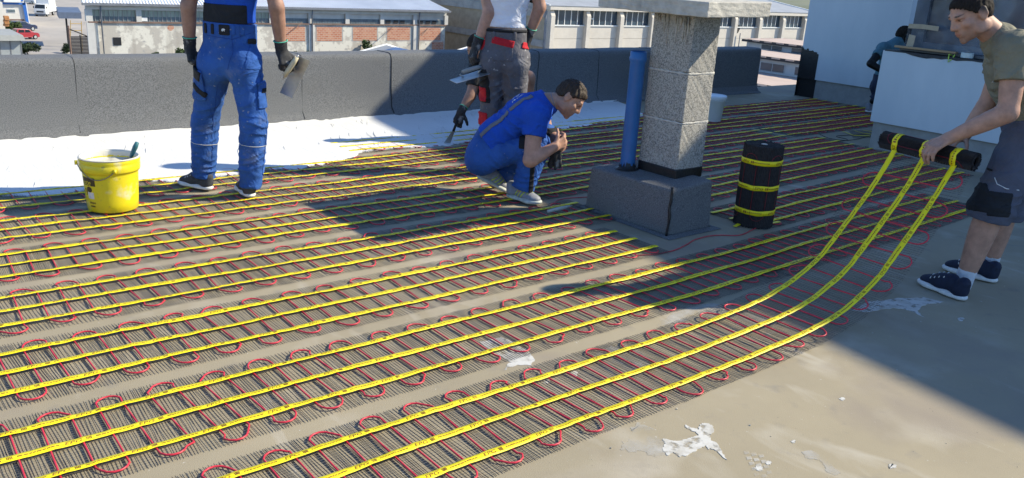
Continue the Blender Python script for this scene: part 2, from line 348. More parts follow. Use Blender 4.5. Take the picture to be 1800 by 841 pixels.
box('sill', (S0 + .12, .3, 1.01), (S0 + .34, 4.30, 1.035), M_alu, sth, .003)
box('corner_post', (S0 + .30, 4.17, 1.036), (S0 + .42, 4.30, 2.55), M_alu, sth)
for y in (3.1, 1.9, .75): box('mullion', (S0 + .30, y - .03, 1.036), (S0 + .38, y + .03, 2.55), M_alu, sth)
box('rail', (S0 + .305, .3, 1.036), (S0 + .375, 4.17, 1.10), M_alu, sth)
for a, b in ((.3, .72), (.78, 1.87), (1.93, 3.07), (3.13, 4.17)): box('pane', (S0 + .335, a, 1.10), (S0 + .345, b, 2.55), M_glass, sth)
box('interior_back', (9.9, .2, -.02), (9.95, 4.3, 2.55), M_plinth, sth)
box('side_wall', (S0 + .43, 4.18, 1.0), (9.9, 4.30, 2.55), M_plinth, sth); box('side_wall', (S0 + .345, 4.18, -.02), (9.9, 4.38, .995), M_plinth, sth)
box('roof', (S0 + .05, .0, 2.552), (10.1, 4.5, 2.70), M_dark, sth)
# crumpled builder's film hung over the window
film = bpy.data.materials.new('builders_film'); film.use_nodes = True
fn, fl, fb = nodes(film); fb.inputs['Base Color'].default_value = (.42, .46, .52, 1); fb.inputs['Roughness'].default_value = .16; fb.inputs['Specular IOR Level'].default_value = .6
tr = fn.new('ShaderNodeBsdfTransparent'); tr.inputs[0].default_value = (.80, .84, .90, 1); mxs = fn.new('ShaderNodeMixShader')
nz = fn.new('ShaderNodeTexNoise'); nz.inputs['Scale'].default_value = 3.; nz.inputs['Detail'].default_value = 6; tcf = fn.new('ShaderNodeTexCoord'); fl.new(tcf.outputs['Object'], nz.inputs[0])
mr = fn.new('ShaderNodeMapRange'); mr.inputs['From Min'].default_value = .35; mr.inputs['From Max'].default_value = .7; mr.inputs['To Min'].default_value = .05; mr.inputs['To Max'].default_value = .28
fl.new(nz.outputs['Fac'], mr.inputs[0]); fl.new(mr.outputs[0], mxs.inputs[0]); fl.new(tr.outputs[0], mxs.inputs[1]); fl.new(fb.outputs[0], mxs.inputs[2])
fl.new(mxs.outputs[0], fn['Material Output'].inputs[0])
ny, nz_ = 170, 90; V = np.zeros((ny, nz_, 3)); 
for i in range(ny):
    y = .3 + 4.02 * i / (ny - 1)
    for j in range(nz_):
        z = 1.04 + 1.5 * j / (nz_ - 1); t = j / (nz_ - 1)
        amp = .035 * (1 - abs(2 * t - 1) ** 2) + .012
        a = y * 9 + 5 * t + 1.3 * math.sin(3 * t + y * 2)
        x = S0 + .265 - abs(math.sin(a)) * amp * .8 - .5 * amp * noise1(y * 14 + t * 11, 3) - .02 * abs(noise1(y * 5 - t * 9, 4)) - .05 * max(0, .15 - t) * (1 + noise1(y * 22, 7))
        V[i, j] = (x, y, z)
Q = [(i * nz_ + j, (i + 1) * nz_ + j, (i + 1) * nz_ + j + 1, i * nz_ + j + 1) for i in range(ny - 1) for j in range(nz_ - 1)]
fo = npmesh('protective_film', V.reshape(-1, 3), Q, film); tag(fo, 'crumpled clear builder\'s film hung over the stair house window', 'film')
def strip(name, pts, wv, mat_, th=.002):
    pts = [np.array(p, float) for p in pts]; wv = np.array(wv, float); V = []; Fc = []
    for p in pts: V += [p - wv, p + wv, p + wv + np.array((-th, 0, 0)), p - wv + np.array((-th, 0, 0))]
    for i in range(len(pts) - 1):
        for k in range(4): Fc.append((i * 4 + k, i * 4 + (k + 1) % 4, i * 4 + 4 + (k + 1) % 4, i * 4 + 4 + k))
    Fc += [(3, 2, 1, 0), tuple(len(pts) * 4 - 4 + k for k in range(4))]
    return mesh(name, V, Fc, mat_)
xt = S0 + .185
tag(strip('tape_strip', [atX(1597, 46, xt), atX(1620, 47, xt - .006), atX(1650, 51, xt)], (0, 0, .022), M_ptape), 'long brown paper tape holding the film on the window', 'tape')
tag(strip('tape_strip', [atX(1604, 62, xt), atX(1601, 74, xt - .01), atX(1598, 84, xt - .02)], (0, .034, .004), M_ptape), 'short brown paper tape at the foot of the film', 'tape')
# small things left on the sill
wl = box('wood_lath', (S0 + .05, 3.72, 1.036), (S0 + .11, 4.32, 1.056), mat('raw_wood', (.33, .22, .12), .7, .25, 30, stretch=(1, .1, 1)), None, .003); tag(wl, 'thin wooden lath lying on the left end of the sill', 'lath')
tr_ = empty('tape_roll', (S0 + .08, 3.62, 1.012), 'pale roll of tape lying flat on the sill', 'tape roll')
M_trl = mat('pale_tape', (.55, .62, .60), .5, .1, 20)
MB().lathe((S0 + .08, 3.62, 1.012), [(.03, 0), (.055, 0), (.055, .045), (.03, .045), (.03, 0)], 24).build('winding', M_trl, tr_, smooth=False)
MB().lathe((S0 + .08, 3.62, 1.012), [(.026, .001), (.0295, .001), (.0295, .046), (.026, .046), (.026, .001)], 24).build('core', M_ptape, tr_)
st = mesh('cord_scrap', [], [], None); bpy.data.objects.remove(st)
cs = MB().tube([(S0 + .04, 3.74, 1.02), (S0 + .0, 3.75, 1.03), (S0 - .01, 3.745, 1.0), (S0 - .012, 3.74, .96), (S0 + .0, 3.72, .985), (S0 + .03, 3.71, 1.03)], .006, 6).build('cord_scrap', mat('lime_cord', (.45, .62, .08), .5, .1), None, True)
tag(cs, 'lime green scrap of cord beside the tape roll', 'cord')
# ------------------------------------------------------------------ chimney
ch = empty('chimney', (4.3, 3.7, 0), 'concrete block chimney with flat cap slab on a felt-clad plinth', 'chimney')
bm = bmesh.new(); bmesh.ops.create_cube(bm, size=1)
for v in bm.verts:
    v.co = Vector((4.235 + v.co.x * (.425 - .03 * (v.co.z > 0)), 3.695 + v.co.y * (.76 - .03 * (v.co.z > 0)), .155 + v.co.z * .31 + .012 * (v.co.z > 0) * (1 if v.co.x > 0 else -1)))
bmesh.ops.subdivide_edges(bm, edges=bm.edges, cuts=9, use_grid_fill=True)
for v in bm.verts:
    q = v.co; s = .006 * noise1(q.x * 7 + q.z * 5, 1) + .006 * noise1(q.y * 6 - q.z * 8, 2)
    v.co += Vector((s, .7 * s, .5 * s if q.z > .2 else 0))
me = bpy.data.meshes.new('felt_plinth'); bm.to_mesh(me); bm.free(); fpo = link('felt_plinth', me, ch, M_felt)
b = fpo.modifiers.new('b', 'BEVEL'); b.width = .018; b.segments = 3; b.limit_method = 'ANGLE'; b.angle_limit = .9
# felt skirt on the deck and sealed corner laps
MB().add([(3.98, 3.26, .003), (4.50, 3.26, .003), (4.50, 4.13, .003), (3.98, 4.13, .003), (4.02, 3.31, .012), (4.45, 3.31, .012), (4.45, 4.08, .012), (4.02, 4.08, .012)], [(0, 1, 5, 4), (1, 2, 6, 5), (2, 3, 7, 6), (3, 0, 4, 7)]).build('felt_skirt', M_felt, ch)
zz = np.linspace(.005, .32, 12)
MB().tube([(4.018 + .014 * z / .31 + .004 * noise1(z * 30, 1), 3.312 + .014 * z / .31 + .005 * noise1(z * 22, 2), z) for z in zz], [.007 + .004 * abs(noise1(z * 25, 4)) for z in zz], 6).build('lap_bead', M_bit, ch, True)
MB().tube([(4.02 + .004 * noise1(t * 9, 3), 3.34 + t, .005) for t in np.linspace(0, .72, 12)], .005, 5).build('lap_bead', M_bit, ch, True)
PX0, PX1, PY0, PY1 = 4.255, 4.515, 3.495, 3.83
box('tar_band', (PX0 - .004, PY0 - .004, .30), (PX1 + .004, PY1 + .004, .375), M_bit, ch, .01)
lean = .0
levels = [(.325, .664), (.680, .978), (.994, 1.345)]
for i, (a, b_) in enumerate(levels):
    bm = bmesh.new(); bmesh.ops.create_cube(bm, size=1)
    for v in bm.verts: v.co = Vector(((PX0 + PX1) / 2 + v.co.x * (PX1 - PX0), (PY0 + PY1) / 2 + v.co.y * (PY1 - PY0), (a + b_) / 2 + v.co.z * (b_ - a)))
    bmesh.ops.subdivide_edges(bm, edges=bm.edges, cuts=11, use_grid_fill=True)
    for v in bm.verts:
        q = v.co; v.co += Vector([.0016 * noise1(q.x * 60 + q.y * 41 + q.z * 53 + c * 9, c) for c in range(3)])
    me = bpy.data.meshes.new('block'); bm.to_mesh(me); bm.free()
    o = link('block', me, ch, M_block); bv = o.modifiers.new('b', 'BEVEL'); bv.width = .006; bv.segments = 2; bv.limit_method = 'ANGLE'; bv.angle_limit = .9
for z in (.672, .986):
    V = []; Fc = []; n = 60
    per = [(PX0, PY0), (PX1, PY0), (PX1, PY1), (PX0, PY1)]
    for i in range(n):
        t = i / n * 4; k = int(t); f = t - k; a = per[k]; c = per[(k + 1) % 4]
        x = a[0] + (c[0] - a[0]) * f; y = a[1] + (c[1] - a[1]) * f
        cx, cy = (PX0 + PX1) / 2, (PY0 + PY1) / 2; s = 1.005 + .010 * noise1(i * .9, 5)
        hb = .009 + .004 * noise1(i * 1.3, 7)
        for dz, ss in ((-hb, s - .02), (-hb * .6, s), (hb * .6, s + .003), (hb, s - .02)): V.append((cx + (x - cx) * ss, cy + (y - cy) * ss, z + dz))
    for i in range(n):
        for k in range(3): Fc.append((i * 4 + k, ((i + 1) % n) * 4 + k, ((i + 1) % n) * 4 + k + 1, i * 4 + k + 1))
    mesh('mortar_joint', V, Fc, M_mortar, ch, True)
# drips of mortar run down from the cap
for k in range(16):
    y = 3.51 + .30 * ihash(k, 3); L = .04 + .16 * ihash(k, 5); z1 = 1.335
    MB().tube([(PX0 - .0025, y, z1), (PX0 - .003, y + .004 * noise1(k, 1), z1 - L * .5), (PX0 - .0015, y + .005 * noise1(k, 2), z1 - L)], [.006, .005, .002], 5).build('mortar_drip', M_mortar, ch, True)
V = []; SX0, SX1, SY0, SY1 = 4.06, 4.665, 3.245, 4.15
bm = bmesh.new(); bmesh.ops.create_cube(bm, size=1)
for v in bm.verts: v.co = Vector(((SX0 + SX1) / 2 + v.co.x * (SX1 - SX0), (SY0 + SY1) / 2 + v.co.y * (SY1 - SY0), 1.396 + v.co.z * .088 + (.008 if v.co.x > 0 else -.004)))
bmesh.ops.subdivide_edges(bm, edges=bm.edges, cuts=14, use_grid_fill=True)
for v in bm.verts:
    q = v.co; v.co += Vector([0.0018 * noise1(q.x * 23 + q.y * 19 + q.z * 31 + c * 5, c) + .0018 * noise1(q.x * 61 + q.y * 57 + q.z * 71, c + 4) for c in range(3)])
me = bpy.data.meshes.new('cap_slab'); bm.to_mesh(me); bm.free(); o = link('cap_slab', me, ch, M_slab)
bv = o.modifiers.new('b', 'BEVEL'); bv.width = .008; bv.segments = 2; bv.limit_method = 'ANGLE'; bv.angle_limit = .8
# ------------------------------------------------------------------ blue pipe beside the chimney
pc = (4.19, 3.868)
pp = empty('drain_pipe', (pc[0], pc[1], .3), 'upright blue plastic pipe against the chimney', 'pipe')
r0 = .050
MB().lathe((pc[0], pc[1], 0), [(r0, .29), (r0, 1.02), (r0 + .006, 1.03), (r0 + .008, 1.04), (r0 + .008, 1.05), (r0 + .004, 1.058), (r0 + .004, 1.085), (r0 - .002, 1.09), (r0 - .004, 1.0)], 32).build('tube', M_pvc, pp, True)
V = []; Fc = []; n = 40
for k in range(n):
    a = 2 * math.pi * k / n; top = .335 + .025 * noise1(k * .7, 2) + .02 * max(0, noise1(k * 1.3, 5)) * 2
    for r, z in ((r0 + .03, .31), (r0 + .01, .325), (r0 + .003, top)): V.append((pc[0] + r * math.cos(a), pc[1] + r * math.sin(a), z))
for k in range(n):
    for j in range(2): Fc.append((k * 3 + j, ((k + 1) % n) * 3 + j, ((k + 1) % n) * 3 + j + 1, k * 3 + j + 1))
mesh('tar_collar', V, Fc, M_bit, pp, True)
# ------------------------------------------------------------------ heating mats
def text_geo(s, size):
    c = bpy.data.curves.new('t', 'FONT'); c.body = s; c.size = size; c.resolution_u = 2; c.shear = .25
    o = bpy.data.objects.new('t', c); COL.objects.link(o); bpy.context.view_layer.update()
    me = bpy.data.meshes.new_from_object(o); V = np.array([v.co[:2] for v in me.vertices]); Fc = [tuple(p.vertices) for p in me.polygons]
    bpy.data.objects.remove(o); bpy.data.curves.remove(c); bpy.data.meshes.remove(me)
    V[:, 0] -= V[:, 0].min(); return V, Fc
EPG_V, EPG_F = text_geo('EPG', .024); EPG_V[:, 0] *= 1.25; EPG_V[:, 1] -= .0088
EPG_W = EPG_V[:, 0].max()
class Path:                                   # centre line of a mat: (x, z) polyline walked by arc length, y drifting with x
    def __init__(s, pts, yfun):
        P = np.array(pts, float); d = np.r_[0, np.cumsum(np.hypot(*np.diff(P, axis=0).T))]
        s.L = d[-1]; s.d = d; s.P = P; s.yf = yfun; s.gx = np.linspace(P[0, 0], P[-1, 0], 300); s.gy = np.array([yfun(q) for q in s.gx])
    def xz(s, t): return np.interp(t, s.d, s.P[:, 0]), np.interp(t, s.d, s.P[:, 1])
    def pos(s, t, w, h=0., seed=0):
        x, z = s.xz(t); x2, z2 = s.xz(t + .01); x1, z1 = s.xz(t - .01)
        tx, tz = x2 - x1, z2 - z1; n = math.hypot(tx, tz) or 1
        hh = h + .0035 + .0025 * noise1(t * 2.1 + seed * 3, seed) + .0015 * noise1(t * 4.3 + w * 5, seed + 1)
        return (x - tz / n * hh, s.yf(x) + w + .004 * noise1(t * 1.3, seed + 5), z + tx / n * hh)
    def posv(s, A, seed):
        A = np.asarray(A, float); t, w, h = A[:, 0], A[:, 1], A[:, 2]; x, z = s.xz(t); x2, z2 = s.xz(t + .01); x1, z1 = s.xz(t - .01)
        tx, tz = x2 - x1, z2 - z1; n = np.hypot(tx, tz) + 1e-9
        hh = h + .0035 + .0025 * vnoise(t * 2.1 + seed * 3, seed) + .0015 * vnoise(t * 4.3 + w * 5, seed + 1)
        y = np.interp(x, s.gx, s.gy) + w + .004 * vnoise(t * 1.3, seed + 5)
        return np.stack([x - tz / n * hh, y, z + tx / n * hh], -1)
SP = .168
def vhash(i, s): return np.modf(np.abs(np.sin(i * 12.9898 + s * 78.233) * 43758.5453))[0]
def vnoise(x, s=0):
    i = np.floor(x); f = x - i; f = f * f * (3 - 2 * f); return (vhash(i, s) * (1 - f) + vhash(i + 1, s) * f) * 2 - 1
def heating_mat(label, path, seed, near=1., group='heating mats laid side by side', ends=(0, 0), phase=0.):
    L = path.L; x0 = path.xz(0)[0]
    th = empty('heating_mat', path.pos(L / 2, 0, 0, seed), label, 'heating mat', group)
    # crosswise strands and lengthwise threads
    rnd = random.Random(seed); V = []; Fc = []; t = .004
    step = .0128 if near > .5 else .0155
    W2 = .274; i = 0; prev_sk = 0
    while t < L:
        sk = .016 * noise1(t * 3.1, seed) + .006 * noise1(t * 17, seed + 2)
        a = -W2 + .004 * noise1(t * 4, seed + 3) + .003 * noise1(t * 41, seed + 3); b = W2 + .004 * noise1(t * 4, seed + 4) + .003 * noise1(t * 39, seed + 4)
        ws = (a, -.17, -.06, .06, .17, b); hw = .00105 if near > .5 else .0015; n0 = len(V)
        for k, w_ in enumerate(ws):
            tt = t + sk * w_ / W2 + .0035 * noise1(t * 60 + k * 5.1, seed + 6)
            for (dt, dh) in ((-hw, 0), (0, .0014), (hw, 0)):
                V.append((min(max(tt + dt, 0), L), w_, dh))
        for k in range(len(ws) - 1):
            q = n0 + k * 3
            Fc += [(q, q + 1, q + 4, q + 3), (q + 1, q + 2, q + 5, q + 4)]
        t += step * (.75 + .5 * ihash(i, seed)) * (1 + .25 * noise1(t * 9, seed + 9)); i += 1
    npmesh('strand_mesh', path.posv(V, seed), Fc, M_mesh, th, False)['kind'] = 'stuff'
    V = []; Fc = []; ns = max(2, int(L / .09)); nt_ = 38
    for j in range(nt_):
        w_ = -W2 + .01 + (2 * W2 - .02) * j / (nt_ - 1); n0 = len(V)
        for k in range(ns + 1):
            t = L * k / ns; ww = w_ + .003 * noise1(t * 11 + j * 3, seed + 7)
            V.append((t, ww - .0007, .001)); V.append((t, ww + .0007, .001))
        for k in range(ns): q = n0 + 2 * k; Fc.append((q, q + 2, q + 3, q + 1))
    npmesh('thread_mesh', path.posv(V, seed), Fc, M_thread, th, False)['kind'] = 'stuff'
    # the serpentine cable
    per = .182; pts = []; amp = SP + .078; t = .05 + phase; up = 1; r = per / 4
    while t < L - .09:
        jit = .010 * noise1(t * 7, seed + 11); tt = t + jit; am = amp + .016 * noise1(t * 13, seed + 12)
        sk = .020 * noise1(t * 5, seed + 13)
        lo, hi = -am + r, am - r
        seq = np.linspace(lo, hi, 7) if up > 0 else np.linspace(hi, lo, 7)
        for q in seq: pts.append((tt + sk * q / amp, q))
        for a in np.linspace(0, math.pi, 8)[1:-1]:
            pts.append((tt + sk * up * lo * 0 + r * 1.0 * (1 - math.cos(a)), up * (hi + 1.15 * r * math.sin(a))))
        t += 2 * r; up = -up
    P3 = [path.pos(min(max(a, 0), L), w_, .0030, seed) for a, w_ in pts]
    MB().tube(P3, .0036, 6 if near > .5 else 5).build('heating_cable', M_cable, th, True)
    # three yellow tapes with their print
    for r3 in (-1, 0, 1):
        t0, t1 = -ends[0] * (.02 + .02 * ihash(seed, r3)), L; V = []; Fc = []; n = max(4, int(L / .022)); hw = .0150
        def tpv(A):                              # rows: along, across, lift
            A = np.asarray(A, float); t, e, up = A[:, 0], A[:, 1], A[:, 2]
            w_ = r3 * SP + e * (1 + .06 * vnoise(t * 9, seed + 24)) + .006 * vnoise(t * 1.9 + r3 * 5, seed + 22)
            h = .0074 + .0030 * np.abs(vnoise(t * 7 + r3, seed + 21)) + .002 * np.maximum(0, np.cos(2 * np.pi * (t - .05 - phase) / (per / 2))) ** 3 + .002 * e / hw * vnoise(t * 6, seed + 23 + r3)
            p = path.posv(np.stack([np.clip(t, 0, L), w_, h], -1), seed); p[:, 2] += up; return p
        for k in range(n + 1):
            t = L * k / n; V += [(t, -hw, 0), (t, 0, 0), (t, hw, 0), (t, -hw, -.0007), (t, 0, -.0007), (t, hw, -.0007)]
        for k in range(n):
            q = k * 6
            Fc += [(q, q + 6, q + 7, q + 1), (q + 1, q + 7, q + 8, q + 2), (q + 3, q + 4, q + 10, q + 9), (q + 4, q + 5, q + 11, q + 10), (q, q + 3, q + 9, q + 6), (q + 2, q + 8, q + 11, q + 5)]
        to = npmesh('yellow_tape', tpv(V), Fc, M_tape, th, True)
        V = []; Fc = []; t = .03 + .07 * (r3 + 1) + .05 * ihash(seed, 31); u_ = .0009
        def quad(a, wd, hh, sh=0.): n0 = len(V); V.extend([(a, -hh, u_), (a + wd, -hh, u_), (a + wd + sh, hh, u_), (a + sh, hh, u_)]); Fc.append((n0, n0 + 1, n0 + 2, n0 + 3))
        while t < L - .2:
            if near > .5:
                n0 = len(V); V += [(t + x_, y_, u_) for x_, y_ in EPG_V]; Fc += [tuple(i_ + n0 for i_ in f) for f in EPG_F]
            else:
                for s_ in range(3): quad(t + s_ * .022, .012, .006, .004)
            a = t + EPG_W + .012
            for k in range(4): quad(a + k * .0045, .0024, .0078)
            a += .03; k = 0
            while a < t + .205:
                wd = .004 + .010 * ihash(k, seed); quad(a, wd, .0024); a += wd + .003; k += 1
            t += .228
        if V: mesh('print', tpv(V), Fc, M_print, to)['kind'] = 'stuff'
    return th
def drift(y0): return lambda x: y0 + .027 * max(0., x - 3.4)
def flat(a, b): return [(a, .0035), (b, .0035)]
LIFT = [(-.6, .0035), (2.6, .0035), (2.9, .006), (3.15, .012), (3.4, .024), (3.57, .042), (3.72, .072), (3.82, .105), (3.92, .142), (4.02, .192), (4.17, .315), (4.28, .408), (4.39, .507), (4.48, .60), (4.545, .675), (4.575, .715)]
fm = heating_mat('nearest mat, its far end lifted off the deck into a held roll', Path(LIFT, lambda x: 2.087), 1, phase=.02)
heating_mat('second mat from the front, running past the chimney under the held roll', Path(flat(-.6, 6.9), drift(2.72)), 2, phase=.05)
heating_mat('third mat from the front, ending just short of the chimney plinth', Path(flat(-.6, 3.79), drift(3.35)), 3, phase=.11)
heating_mat('fourth mat from the front, ending at the left corner of the chimney plinth', Path(flat(-.6, 4.04), drift(3.98)), 4, phase=.0)
heating_mat('fifth mat from the front, passing behind the chimney and ending by the stair house', Path(flat(-.6, 8.40), drift(4.61)), 5, .6, phase=.07)
heating_mat('sixth mat from the front, under the yellow bucket and the shoes of the crouching man', Path(flat(-.6, 8.04), drift(5.22)), 6, .6, phase=.14)
heating_mat('mat along the ragged edge of the white coating, under the shoes of the standing man', Path(flat(-.6, 11.30), drift(5.835)), 7, .6, phase=.03)
heating_mat('farthest mat, half under the white coating, ending at the tower wall', Path(flat(3.4, 11.28), drift(6.46)), 8, .3, phase=.09)
heating_mat('short mat behind the chimney plinth and the standing roll', Path(flat(4.62, 8.42), lambda x: 3.995 + .05 * (x - 4.7)), 9, .6, phase=.05)
heating_mat('short mat starting beneath the standing roll and ending at the stair house', Path(flat(4.72, 8.1), lambda x: 3.36 + .035 * (x - 4.7)), 10, .6, phase=.05)
heating_mat('short mat between the stair house and the tower, in line with the sixth mat', Path(flat(8.12, 11.28), lambda x: 5.365 + .027 * (x - 8.1)), 11, .3, phase=.1)
# the roll in hand, part of the nearest mat, and the roll standing on its end
M_rollm = mat('rolled_mesh', (.020, .017, .018), .7, .5, 40, .3, 300)
def roll_geo(c, ax, r, L, th, seed, tapes=(-.168, 0, .168), loops=True, tape_start=0.):
    c = Vector([float(q) for q in c]); ax = Vector(ax).normalized(); e1 = ax.orthogonal().normalized() if abs(ax.z) < .9 else Vector((1, 0, 0)); e2 = ax.cross(e1)
    def pt(a, s, rr): return c + ax * s + (e1 * math.cos(a) + e2 * math.sin(a)) * rr
    n = 132; V = []; Fc = []; S = np.linspace(-L / 2, L / 2, 14)
    for j, s in enumerate(S):
        for k in range(n):
            a = 2 * math.pi * k / n; rr = r + (.0022 if k % 2 else -.0012) + .0015 * noise1(k * .31 + s * 9, seed)
            ss = s + ((.006 * noise1(k * 1.9, seed + j)) if j in (0, len(S) - 1) else 0)
            V.append(pt(a, ss, rr))
    for j in range(len(S) - 1):
        for k in range(n): Fc.append((j * n + k, j * n + (k + 1) % n, (j + 1) * n + (k + 1) % n, (j + 1) * n + k))
    mesh('wound_mesh', V, Fc, M_rollm, th)
    for sgn in (-1, 1):                        # wound ends: a spiral of layers
        V = []; Fc = []; turns = int((r - .022) / .0065); m_ = turns * 26
        for k in range(m_):
            a = 2 * math.pi * k / 26; rr = .02 + .0065 * k / 26
            for dr, ds in ((0, -.012), (.0012, .002 * noise1(k * .7, seed)), (.0035, .002 * noise1(k * .7, seed)), (.0048, -.012)): V.append(pt(a, sgn * (L / 2 + ds), min(rr + dr, r)))
        for k in range(m_ - 1):
            for j in range(3): Fc.append((k * 4 + j, (k + 1) * 4 + j, (k + 1) * 4 + j + 1, k * 4 + j + 1))
        mesh('wound_end', V, Fc, M_rollm, th)
    for q, s0 in enumerate(tapes):
        V = []; Fc = []; n = 72; hw = .0165
        for k in range(n):
            a = 2 * math.pi * k / n; dr = .005 + .001 * noise1(k * .8, seed + q)
            for e, d in ((-hw, dr - .0012), (-hw, dr), (hw, dr), (hw, dr - .0012)): V.append(pt(a, s0 + e + .003 * noise1(k * .2, seed + q + 3), r + d))
        for k in range(n):
            for j in range(4): Fc.append((k * 4 + j, k * 4 + (j + 1) % 4, ((k + 1) % n) * 4 + (j + 1) % 4, ((k + 1) % n) * 4 + j))
        to = mesh('yellow_tape', V, Fc, M_tape, th, True)
        V = []; Fc = []; per = .228 / r; a0 = .9 + q * .9
        for rep in range(int(2 * math.pi / per) + 1):
            b0 = a0 + rep * per
            if b0 - a0 > 2 * math.pi - .7 * per: break
            n0 = len(V)
            for x_, y_ in EPG_V: V.append(pt(b0 + x_ / r, s0 + y_, r + .0072))
            Fc += [tuple(i_ + n0 for i_ in f) for f in EPG_F]
            for k in range(10):
                n0 = len(V); a = b0 + (EPG_W + .012 + k * .012) / r; hh = .0075 if k < 2 else .0028; wd = .008 / r
                V += [pt(a, s0 - hh, r + .0072), pt(a + wd, s0 - hh, r + .0072), pt(a + wd, s0 + hh, r + .0072), pt(a, s0 + hh, r + .0072)]; Fc.append((n0, n0 + 1, n0 + 2, n0 + 3))
        mesh('print', V, Fc, M_print, to)['kind'] = 'stuff'
    am = .222; k = 0; a = 0; pts = []; up = 1; rc = .045
    while a < 2 * math.pi - .3:
        for s in np.linspace(-up * (am - rc), up * (am - rc), 8): pts.append(pt(a, s, r + .002))
        for g in np.linspace(0, math.pi, 7)[1:-1]: pts.append(pt(a + rc / r * (1 - math.cos(g)), up * (am - rc + rc * math.sin(g)), r + .002))
        a += 2 * rc / r; up = -up
    MB().tube(pts, .0030, 5).build('heating_cable', M_cable_shade, th, True)
rc_ = (4.605, 2.087, .752)
ro = empty('roll', rc_); ro.parent = fm; ro.matrix_parent_inverse = Matrix.Translation(-fm.location)
bpy.data.objects.remove(ro)
roll_geo(rc_, (.08, 1, .03), .047, .535, fm, 41)
sr = empty('mat_roll', (4.80, 3.235, 0), 'upright black roll of heating mat beside the chimney', 'mat roll')
roll_geo((4.80, 3.235, .277), (0, 0, 1), .128, .545, sr, 43)
MB().lathe((4.80, 3.235, .535), [(.0, .016), (.012, .018), (.02, .016), (.022, .0), (.03, -.004)], 18).build('core_end', mat('pale_core', (.5, .48, .42), .7, .2, 30), sr, True)
for q in ((4.66, 3.25, .2), (4.93, 3.16, -.3)):
    o = MB().hexa(obox((q[0], q[1], .012), (.05, .05 * q[2], .004), (-.013 * q[2], .013, 0), (0, 0, .0008))).build('tape_end', M_tape, sr)
# cold leads lying loose on the deck
def lead(pts, label, r=.0032, m_=None, z=.006):
    P = [gpt(*q) for q in pts]; 
    # smooth by Catmull-Rom
    out = []
    for i in range(len(P) - 1):
        p0, p1, p2, p3 = P[max(i - 1, 0)], P[i], P[i + 1], P[min(i + 2, len(P) - 1)]
        for t in np.linspace(0, 1, 9)[:-1]:
            c = [.5 * (2 * p1[k] + (p2[k] - p0[k]) * t + (2 * p0[k] - 5 * p1[k] + 4 * p2[k] - p3[k]) * t * t + (3 * p1[k] - p0[k] - 3 * p2[k] + p3[k]) * t ** 3) for k in (0, 1)]
            out.append((c[0], c[1], z + .002 * noise1(len(out) * .4, 3)))
    o = MB().tube(out, r, 6).build('connection_lead', m_ or M_cable, None, True); tag(o, label, 'cable', 'cold leads of the heating mats')
lead([(1118, 450), (1160, 446), (1195, 437), (1225, 421), (1262, 414), (1300, 414), (1325, 404), (1342, 396)], 'red lead snaking from the third mat to the standing roll')
lead([(1082, 350), (1040, 347), (1000, 349), (978, 354), (976, 362), (1000, 372)], 'red lead curling out beside the left face of the chimney plinth')
M_blk = mat('black_cable', (.02, .02, .02), .5, .2)
lead([(1466, 250), (1490, 246), (1470, 240), (1500, 238), (1530, 236), (1545, 238)], 'thin black lead lying on the deck near the stair house plinth', m_=M_blk)
lead([(1440, 236), (1460, 244), (1495, 247), (1530, 240), (1550, 246)], 'looped black lead at the foot of the stair house', m_=M_blk)
# offcut of mat near the stair house
oc = empty('mat_offcut', (9.0, 4.55, 0), 'small crooked offcut of heating mat behind the stair house corner', 'mat offcut')
for k, (a, b, c) in enumerate((((1482, 232), (1500, 239), (1528, 240)), ((1503, 231), (1520, 236), (1545, 238)), ((1518, 230), (1535, 233), (1555, 235)))):
    P = [np.array((*gpt(*q), .01)) for q in (a, b, c)]; V = []; Fc = []
    for p in P: V += [p + np.array((0, -.012, 0)), p + np.array((0, .012, .001)), p + np.array((0, .012, -.001)), p + np.array((0, -.012, -.002))]
    for i in range(2):
        for j in range(4): Fc.append((i * 4 + j, i * 4 + (j + 1) % 4, i * 4 + 4 + (j + 1) % 4, i * 4 + 4 + j))
    mesh('yellow_tape', V, Fc, M_tape, oc)
V = []; Fc = []
for k in range(34):
    p = np.array((*gpt(1492 + k * 1.7, 229), .006)); q = np.array((*gpt(1500 + k * 1.7, 243), .006)); n0 = len(V); dx = np.array((.003, 0, 0))
    V += [p - dx, p + dx, q + dx, q - dx]; Fc.append((n0, n0 + 1, n0 + 2, n0 + 3))
mesh('strand_mesh', V, Fc, M_mesh, oc)['kind'] = 'stuff'
# ------------------------------------------------------------------ buckets
M_yb = mat('yellow_bucket', (.72, .60, .012), .38, .0, 3.4, .06, 40, col2=(.66, .54, .02), spec=.5)
add_layer(M_yb, (.66, .62, .42), 7, .57, .70, seed=5.5); add_layer(M_yb, (.45, .38, .06), 30, .64, .72, seed=8.5)
M_slur = mat('wet_coating', (.60, .575, .49), .35, .05, 6, .5, 18, bdist=.012)
M_wire = mat('wire', (.22, .21, .19), .4, .2, 20, metal=.8)
bc = np.array((1.30, 5.41)); bz = .013
yb = empty('bucket', (bc[0], bc[1], bz), 'open yellow bucket of white coating with a trowel in it', 'bucket')
MB().lathe((*bc, bz), [(.0, .0), (.138, .0), (.142, .004), (.147, .06), (.156, .225), (.158, .24), (.166, .243), (.169, .25), (.171, .285), (.168, .29), (.171, .297), (.171, .318), (.167, .325), (.161, .325), (.159, .32), (.157, .29), (.155, .24)], 56).build('body', M_yb, yb, True)
V = []; Fc = []; n = 56
